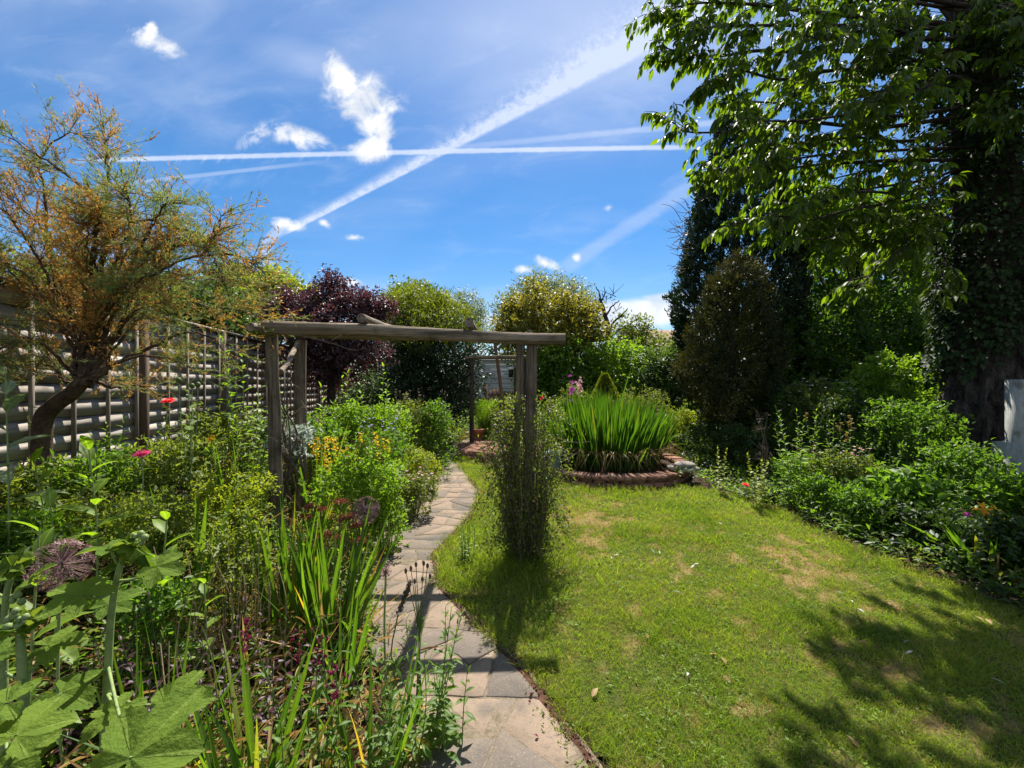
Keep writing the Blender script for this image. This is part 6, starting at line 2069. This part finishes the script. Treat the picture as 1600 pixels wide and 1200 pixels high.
# tall seed stalks over the path
o = at(655, 1.85)
st, sd2 = Acc(), Acc()
heads = []
for (px2, py2) in ((634, 892), (642, 888), (650, 882), (662, 880), (668, 884), (660, 905), (648, 908), (672, 900)):
    c_ = W(px2, py2, 1.85 + q.normal(0, .04)) - np.array(o)
    tube(st, spline([(q.normal(0, .02), 0, 0), (0, 0, c_[2] * .55), c_], 10), np.linspace(.003, .0015, 10), 4, .5, 0, False)
    hd = Acc()
    ball(hd, c_, .007, 6, 5, .5, 0, 1.9)
    heads.append(('seed_head', hd, 'twig'))
c0, c1 = W(622, 960, 1.8) - np.array(o), W(640, 912, 1.8) - np.array(o)
tube(st, spline([(-.06, 0, .05), (c0 + (-.03, 0, -.2)), c0], 8), .003, 4, .5, 0, False)
n_ = 260
t_ = q.random(n_)[:, None]
leaves(sd2, c0 * (1 - t_) + c1 * t_ + q.normal(0, .004, (n_, 3)), nrm(c1 - c0) + q.normal(0, .35, (n_, 3)), q.normal(0, 1, (n_, 3)), .022, .006, 'dia')
plant('seed_stalks', 'thin brown seed stalks standing over the near path', 'plant', o, [('stems', st, 'stem'), ('grass_ear', sd2, 'twig')] + heads)

# dry stalks
for (px_, D_, top_, n_, lab_) in ((315, 2.1, 850, 16, 'pale dry upright stalks behind the tall hollyhock'), (400, 2.25, 840, 12, 'pale dry stalks below the front left pergola post'), (255, 1.5, 960, 8, 'bleached stalks with dry leaves right of the tall hollyhock stem')):
    o = at(px_, D_)
    h_ = hgt(px_, D_, top_)
    st = Acc()
    for z in range(n_):
        b0 = np.array([q.normal(0, .09), q.normal(0, .07), 0])
        tube(st, spline([b0, b0 + (q.normal(0, .02), q.normal(0, .02), h_ * .5), b0 + (q.normal(0, .07), q.normal(0, .05), h_ * q.uniform(.7, 1.02))], 8), np.linspace(.0035, .0018, 8), 5, q.random(), 0, False)
    lf = grassy(q, 22, h_ * .7, .13, .018, .5, 1.0)
    plant('dry_stalks', lab_, 'plant', o, [('stalks', st, 'drystem'), ('dry_leaves', lf, 'dry')])

# pale green spires by the lawn
for (px_, D_, top_, lab_) in ((1185, 5.15, 706, 'bushier of two pale yellow green leafy spires at the lawn edge'), (1127, 5.75, 690, 'slimmer pale yellow green spire left of the red poppy')):
    o = at(px_, D_)
    h_ = hgt(px_, D_, top_)
    st, lf, tips = upright(q, 5 if px_ > 1150 else 2, h_, .09 if px_ > 1150 else .03, .075, .052, 'leaf', per=30, lean=.08, r=.004, clasp=.5)
    plant('leafy_spire', lab_, 'plant', o, [('stems', st, 'stem_pale'), ('foliage', lf, 'yellowgreen')])

# silver campion
o = at(1345, 4.72)
st, lf, tips = upright(q, 9, hgt(1345, 4.72, 748), .10, .05, .014, per=10, lean=.3, r=.005)
plant('silver_campion', 'branching silver white felted stems in the right border', 'plant', o, [('stems', st, 'silver'), ('foliage', lf, 'silver')])

# sweet peas
for (px_, py_, D_, lab_, n_) in ((1468, 796, 4.2, 'cluster of magenta sweet pea blooms right of the cut leaved clump', 7), (1358, 660, 5.9, 'single magenta sweet pea bloom below the sunlit rose bush', 4), (1506, 803, 4.0, 'small magenta sweet pea bloom left of the yellow lilies', 3)):
    o = at(px_, D_)
    c_ = W(px_, py_, D_) - np.array(o)
    fl, st, lf = Acc(), Acc(), Acc()
    for z in range(n_):
        p_ = c_ + q.normal(0, .02, 3) * (1, 1, 1.8 if n_ > 5 else 1)
        bloom(fl, p_, .034, 4, .4, .95, 'leaf', q=q, tilt=(q.normal(0, .4), -1, .4))
    tube(st, spline([(.05, 0, 0), c_ * (.5, .5, .55) + (.04, 0, 0), c_], 10), .003, 4, .5, 0, False)
    n2 = 24
    leaves(lf, np.stack([q.normal(0, .05, n2), q.normal(0, .05, n2), q.uniform(.05, c_[2] * .9, n2)], 1), q.normal(0, 1, (n2, 3)), nrm(q.normal(0, .5, (n2, 3)) + (0, 0, 1)), .07, .022, 'leaf')
    plant('sweet_pea', lab_, 'flower', o, [('petals', fl, 'magenta'), ('stem', st, 'stem'), ('foliage', lf, 'green')])

# lilies
for (px_, py_, D_, col_, lab_) in ((1558, 812, 3.6, 'yellowfl', 'star shaped yellow lily at the right border'), (1536, 796, 3.7, 'orangefl', 'orange tinted lily left of the yellow one'), (330, 686, 3.4, 'orangefl', 'small orange lily under the fence left of the pale sword leaves')):
    o = at(px_, D_)
    c_ = W(px_, py_, D_) - np.array(o)
    fl, st, lf = Acc(), Acc(), Acc()
    bloom(fl, c_, .075 if px_ > 800 else .05, 6, .25, .30, 'lance', q=q, tilt=(-.3, -.8, .5))
    if px_ > 1550:
        bloom(fl, c_ + (.03, .02, .075), .07, 5, .1, .25, 'lance', q=q, tilt=(.2, -.5, .7))
    tube(st, spline([(0, 0, 0), c_ * (.6, .6, .5), c_], 8), .004, 5, .5, 0, False)
    n2 = 22
    leaves(lf, np.stack([q.normal(0, .02, n2), q.normal(0, .02, n2), q.uniform(.05, c_[2] * .9, n2)], 1), q.normal(0, 1, (n2, 3)) * (1, 1, .3) + (0, 0, .5), nrm(q.normal(0, .3, (n2, 3)) + (0, 0, 1)), .10, .016, 'lance')
    plant('lily', lab_, 'flower', o, [('petals', fl, col_), ('stem', st, 'stem'), ('foliage', lf, 'green')])

# dead brown twigs in the border
o = at(1192, 6.0)
a = Acc()
for z in range(10):
    c_ = W(q.uniform(1172, 1205), q.uniform(632, 720), 6.0 + q.normal(0, .1)) - np.array(o)
    tube(a, spline([(q.normal(0, .02), 0, 0), (q.normal(.03, .03), 0, c_[2] * .55), c_], 8), np.linspace(.012, .003, 8), 5, .5, 0, False)
    for y in range(5):
        b0 = c_ * (.9, .9, q.uniform(.75, 1))
        sticks(a, [b0], [b0 + q.normal(0, .07, 3)], .004, .001)
plant('dead_shrub', 'bare dead brown twigs standing right of the bronze conifer foot', 'shrub', o, [('branches', a, 'twig')])

# pink lupins behind the irises, red rose by the post
for (px_, py_, D_, col_, lab_) in ((893, 606, 9.0, 'magenta', 'left pink flower spike rising left of the mossy cone'), (906, 604, 9.1, 'palepink', 'right paler pink flower spike rising left of the mossy cone'), (846, 622, 8.0, 'coral', 'small red rose bloom right of the right pergola post')):
    o = at(px_, D_)
    c_ = W(px_, py_, D_) - np.array(o)
    fl, st = Acc(), Acc()
    for z in range(22 if px_ > 850 else 3):
        bloom(fl, c_ + np.array([q.normal(0, .03), q.normal(0, .03), q.normal(0, .10 if px_ > 850 else .02)]), .045, 5, .5, .7, 'dia', q=q, tilt=(q.normal(0, .6), -.6, .6))
    tube(st, [(0, 0, 0), tuple(c_)], .006, 5, .5, 0, False)
    plant('flower_spike' if px_ > 850 else 'rose', lab_, 'flower', o, [('petals', fl, col_), ('stem', st, 'stem')])


# ------------------------------------------------------------------ hollyhocks in the foreground
m, nt, out = new_mat('hollyhock_leaf')
uvn = nt.nodes.new('ShaderNodeUVMap')
sp3 = nt.nodes.new('ShaderNodeSeparateXYZ')
nt.links.new(uvn.outputs[0], sp3.inputs[0])
rr2, ph2 = S(sp3.outputs[0]), S(sp3.outputs[1])
geo = nt.nodes.new('ShaderNodeNewGeometry')
n1 = noise(geo.outputs['Position'], 90, 3, .6)
n2 = noise(geo.outputs['Position'], 22, 3, .6)
main_v = (ph2 - 0.0).abs()
side = S.op('PINGPONG', rr2 * 6.0 + main_v * 5.0, .5)
col = mixc(S(attr(nt).outputs['Fac']), (.092, .165, .020), (.155, .235, .03))
col = mixc(n2.ss(.4, .7) * .35, col, (.055, .115, .02))
veins = main_v.ss(.055, .015) * .8 + side.ss(.05, .01) * .35
col = mixc(veins.min(.6), col, (.22, .30, .06))
p = nt.nodes.new('ShaderNodeBsdfPrincipled')
p.inputs['Roughness'].default_value = .75
p.inputs['Specular IOR Level'].default_value = .12
nt.links.new(col, p.inputs['Base Color'])
bn = nt.nodes.new('ShaderNodeBump')
bn.inputs['Distance'].default_value = .012
bn.inputs['Strength'].default_value = .9
nt.links.new((n1 * .5 + n2 * .4 - veins * .25).k, bn.inputs['Height'])
nt.links.new(bn.outputs[0], p.inputs['Normal'])
tr = nt.nodes.new('ShaderNodeBsdfTranslucent')
nt.links.new(mixc(.55, col, (.34, .42, .02)), tr.inputs['Color'])
mx = nt.nodes.new('ShaderNodeMixShader')
mx.inputs[0].default_value = .45
nt.links.new(p.outputs[0], mx.inputs[1])
nt.links.new(tr.outputs[0], mx.inputs[2])
nt.links.new(mx.outputs[0], out.inputs[0])
M['hollyhock_leaf'] = m


def palmate(acc, c_, d, nrm_, size, q, lobes=5, depth=.30, cup=.12):
    """lobed, toothed leaf: c_ = petiole joint, d = main lobe direction"""
    d = nrm(np.array(d, float))
    n_ = np.array(nrm_, float)
    s_ = nrm(np.cross(d, n_))
    n_ = np.cross(s_, d)
    na, nr = 121, 9
    th = np.linspace(-np.pi * .90, np.pi * .90, na)
    lob = (th / (np.pi * .90) + 1) / 2 * lobes
    f = lob - np.floor(lob)
    ph = np.abs(f - .5) * 2                       # 0 at the lobe's rib, 1 in the notch
    k = np.floor(lob).clip(0, lobes - 1)
    rl = np.array([.62, .85, 1.0, .85, .62, .6, .6])[:lobes] if lobes == 5 else np.ones(lobes)
    R_ = rl[k.astype(int)] * (1 - depth * ph ** 1.5)
    nb = np.interp(lob, np.arange(lobes) + .5, rl)
    R_ = .5 * R_ + .5 * nb * (1 - depth * ph ** 1.5)
    R_ *= 1 + .055 * np.abs(((th * 11) % 1) - .5) * 2 - .03 + .03 * q.normal(0, 1, na)
    t_ = np.linspace(0.0, 1, nr)
    RR = R_[None] * t_[:, None] * size * .62
    u_, v_ = RR * np.cos(th), RR * np.sin(th)
    z_ = cup * RR * (ph[None] * .9 - .35) - .28 * (RR / size) ** 2 * size * .5 + .035 * size * (fbm(u_ / size * 6 + q.uniform(0, 9), v_ / size * 6, 3, 4) - .5) * t_[:, None] * 2
    P_ = np.asarray(c_) + u_[..., None] * d + v_[..., None] * s_ + z_[..., None] * n_
    i, j = np.meshgrid(np.arange(nr - 1), np.arange(na - 1), indexing='ij')
    F = np.stack([i * na + j, (i + 1) * na + j, (i + 1) * na + j + 1, i * na + j + 1], -1).reshape(-1, 4)
    uv_ = np.stack(np.broadcast_arrays(t_[:, None], (f - .5)[None]), -1)
    acc.add(P_.reshape(-1, 3), F, q.random(), uv_.reshape(-1, 2))


HH = [  # stem: list of (px, py), D, leaves [(px,py,D,size,dir,normal)], buds
    ('tall hollyhock stem with lobed leaves and bud cluster in the left foreground', [(163, 1175), (168, 1060), (174, 960), (186, 890), (203, 846)], 1.12, .011,
     [(172, 855, 1.10, .17, (-.4, -.5, .1), (.1, .2, 1)), (245, 885, 1.12, .20, (1, .0, -.15), (.1, -.55, 1)), (130, 932, 1.02, .26, (-.7, .1, .15), (.2, -.3, 1)), (170, 945, 1.2, .22, (.5, .8, .2), (0, -.4, 1)),
      (258, 1102, 1.02, .30, (1, .1, .15), (-.1, -.45, 1)), (190, 1105, 1.0, .22, (-.3, -.7, -.2), (.1, .1, 1)), (205, 1185, .80, .38, (.2, .6, .3), (0, -.8, 1)), (200, 852, 1.10, .10, (.4, -.5, .4), (0, .6, 1))], [(205, 845), (212, 838), (220, 834), (214, 846), (226, 840), (222, 848), (208, 836)]),
    ('second hollyhock at the left corner with fat bud heads', [(38, 1215), (37, 1100), (33, 1020), (30, 985)], .95, .012,
     [(75, 1008, 1.0, .20, (.8, .3, .1), (0, -.3, 1)), (95, 1082, 1.05, .27, (.7, -.15, -.05), (.1, -.35, 1)), (25, 1150, .80, .26, (-.1, .5, .1), (.2, -.5, 1)), (-15, 1030, .95, .22, (-.6, .3, .1), (0, -.4, 1)), (10, 1100, .82, .22, (-.5, -.2, -.1), (.2, -.2, 1))],
     [(14, 968), (22, 962), (30, 968), (18, 976), (27, 978), (35, 972), (12, 980), (40, 964), (24, 955)]),
    ('third hollyhock cut by the left picture edge with yellowish tip leaves', [(8, 1215), (6, 1050), (10, 930), (30, 880)], 1.08, .010,
     [(45, 905, 1.1, .17, (.6, .2, .5), (-.4, -.4, 1)), (25, 940, 1.12, .13, (-.2, -.4, .4), (0, -.3, 1)), (-20, 905, 1.1, .2, (-.5, .3, .2), (0, -.4, 1)), (15, 1195, .9, .22, (.3, .4, .2), (0, -.6, 1))],
     [(28, 930), (20, 938), (34, 940)]),
]
for k, (lab_, stp, D_, r_, lvs, buds) in enumerate(HH):
    q = np.random.default_rng(1200 + k)
    o = Vector(W(stp[0][0], 600, D_) * (1, 1, 0)) + Vector((0, 0, float(g((stp[0][0] - 800) / FPX * D_, D_))))
    O = np.array(o)
    st, lf, bd = Acc(), Acc(), Acc()
    sp_pts = spline([O - (0, 0, .02)] + [W(x, y, D_) for x, y in stp], 24)
    tube(st, sp_pts - O, np.linspace(r_, r_ * .6, 24), 10, .5, 0, True)
    for (x, y, d2, sz, dr_, nn) in lvs:
        c_ = W(x, y, d2)
        kk = np.argmin(np.abs(sp_pts[:, 2] - (c_[2] - .05)))
        s0 = sp_pts[kk]
        tube(st, spline([s0, (s0 + c_) / 2 + (0, 0, -.012), c_], 8) - O, np.linspace(.0042, .0028, 8), 6, .7, 0, False)
        palmate(lf, c_ - O, dr_, nn, sz * .60, q, 5, .40 if sz > .15 else .3, .24)
    # young folded leaves round the tip
    tip = sp_pts[-1]
    for z in range(5):
        palmate(lf, tip - O + q.normal(0, .012, 3), nrm(q.normal(0, .6, 3) + (0, -.1, .6)), nrm(q.normal(0, .5, 3) + (0, -.3, 1)), q.uniform(.05, .09), q, 5, .35, .5)
    for (x, y) in buds:
        ball(bd, W(x, y, D_ - .01 + q.normal(0, .008)) - O, q.uniform(.005, .009), 8, 6, q.random(), 0, 1.15)
    plant('hollyhock', lab_, 'plant', o, [('stem', st, 'stem_pale'), ('leaves', lf, 'hollyhock_leaf'), ('buds', bd, 'stem_pale')])

# ------------------------------------------------------------------ fallen leaves
q = np.random.default_rng(44)
proto = None


def litter_leaf(name, label, group, lst, mat, L_, wr, T='leaf'):
    pro = None
    for k_, (px_, py_) in enumerate(lst):
        D_ = EYE * FPX / (py_ - 600)
        o_ = ((px_ - 800) / FPX * D_, D_, .024)
        if pro is None:
            ac = Acc()
            leaves(ac, [[-L_ / 2, 0, .004]], [[1, 0, .1]], [[0, 0, 1]], L_, L_ * wr, T, .7)
            pro = ac.build(name, M[mat])
            ob = pro
            tag(pro, label, 'leaf', group)
        else:
            ob = pro.copy()
            COL.objects.link(ob)
        ob.location = o_
        ob.rotation_euler = (q.normal(0, .35), q.normal(0, .35), q.uniform(0, 6.28))
        s_ = q.uniform(.8, 1.3)
        ob.scale = (s_, s_, s_)


litter_leaf('fallen_leaf', 'pale upturned fallen leaf lying on the sunlit lawn', 'pale fallen leaves on the lawn',
            [(1057, 931), (1074, 1061), (963, 872), (955, 876), (1088, 886), (1082, 890), (1312, 932), (1318, 940), (1345, 960), (1416, 1010), (1125, 822), (1020, 866), (1030, 868), (1560, 1073), (1330, 945), (1420, 1028), (1436, 1035), (1213, 882)], 'silver', .050, .30)
litter_leaf('brown_leaf', 'curled rusty brown fallen leaf on the lawn', 'rusty fallen leaves on the lawn',
            [(1530, 972), (1545, 978), (1472, 898), (1438, 923), (1316, 880), (1115, 1030), (1137, 1068), (1130, 1040), (1330, 1165), (1335, 1170), (1075, 835), (1195, 862), (990, 850), (1220, 895), (1010, 1000), (930, 1090), (1350, 1010)], 'dry', .045, .55)
litter_leaf('petal', 'dark red fallen petal on the paving', 'fallen petals on the path', [(680, 1020), (829, 1095), (831, 1092), (827, 1104), (838, 1160), (724, 765), (728, 766), (730, 770)], 'crimson', .018, .8)
o = at(655, 1.66)
ac = Acc()
leaves(ac, [[-.10, 0, .03]], [[1, .1, .12]], [[0, -.3, 1]], .20, .05, 'lance', .8)
yl_ = ac.build('yellow_leaf', M['yellowed'])
yl_.location = (o.x - .02, 1.64, .05)
tag(yl_, 'curled yellow leaf lying at the bottom edge of the path', 'leaf')
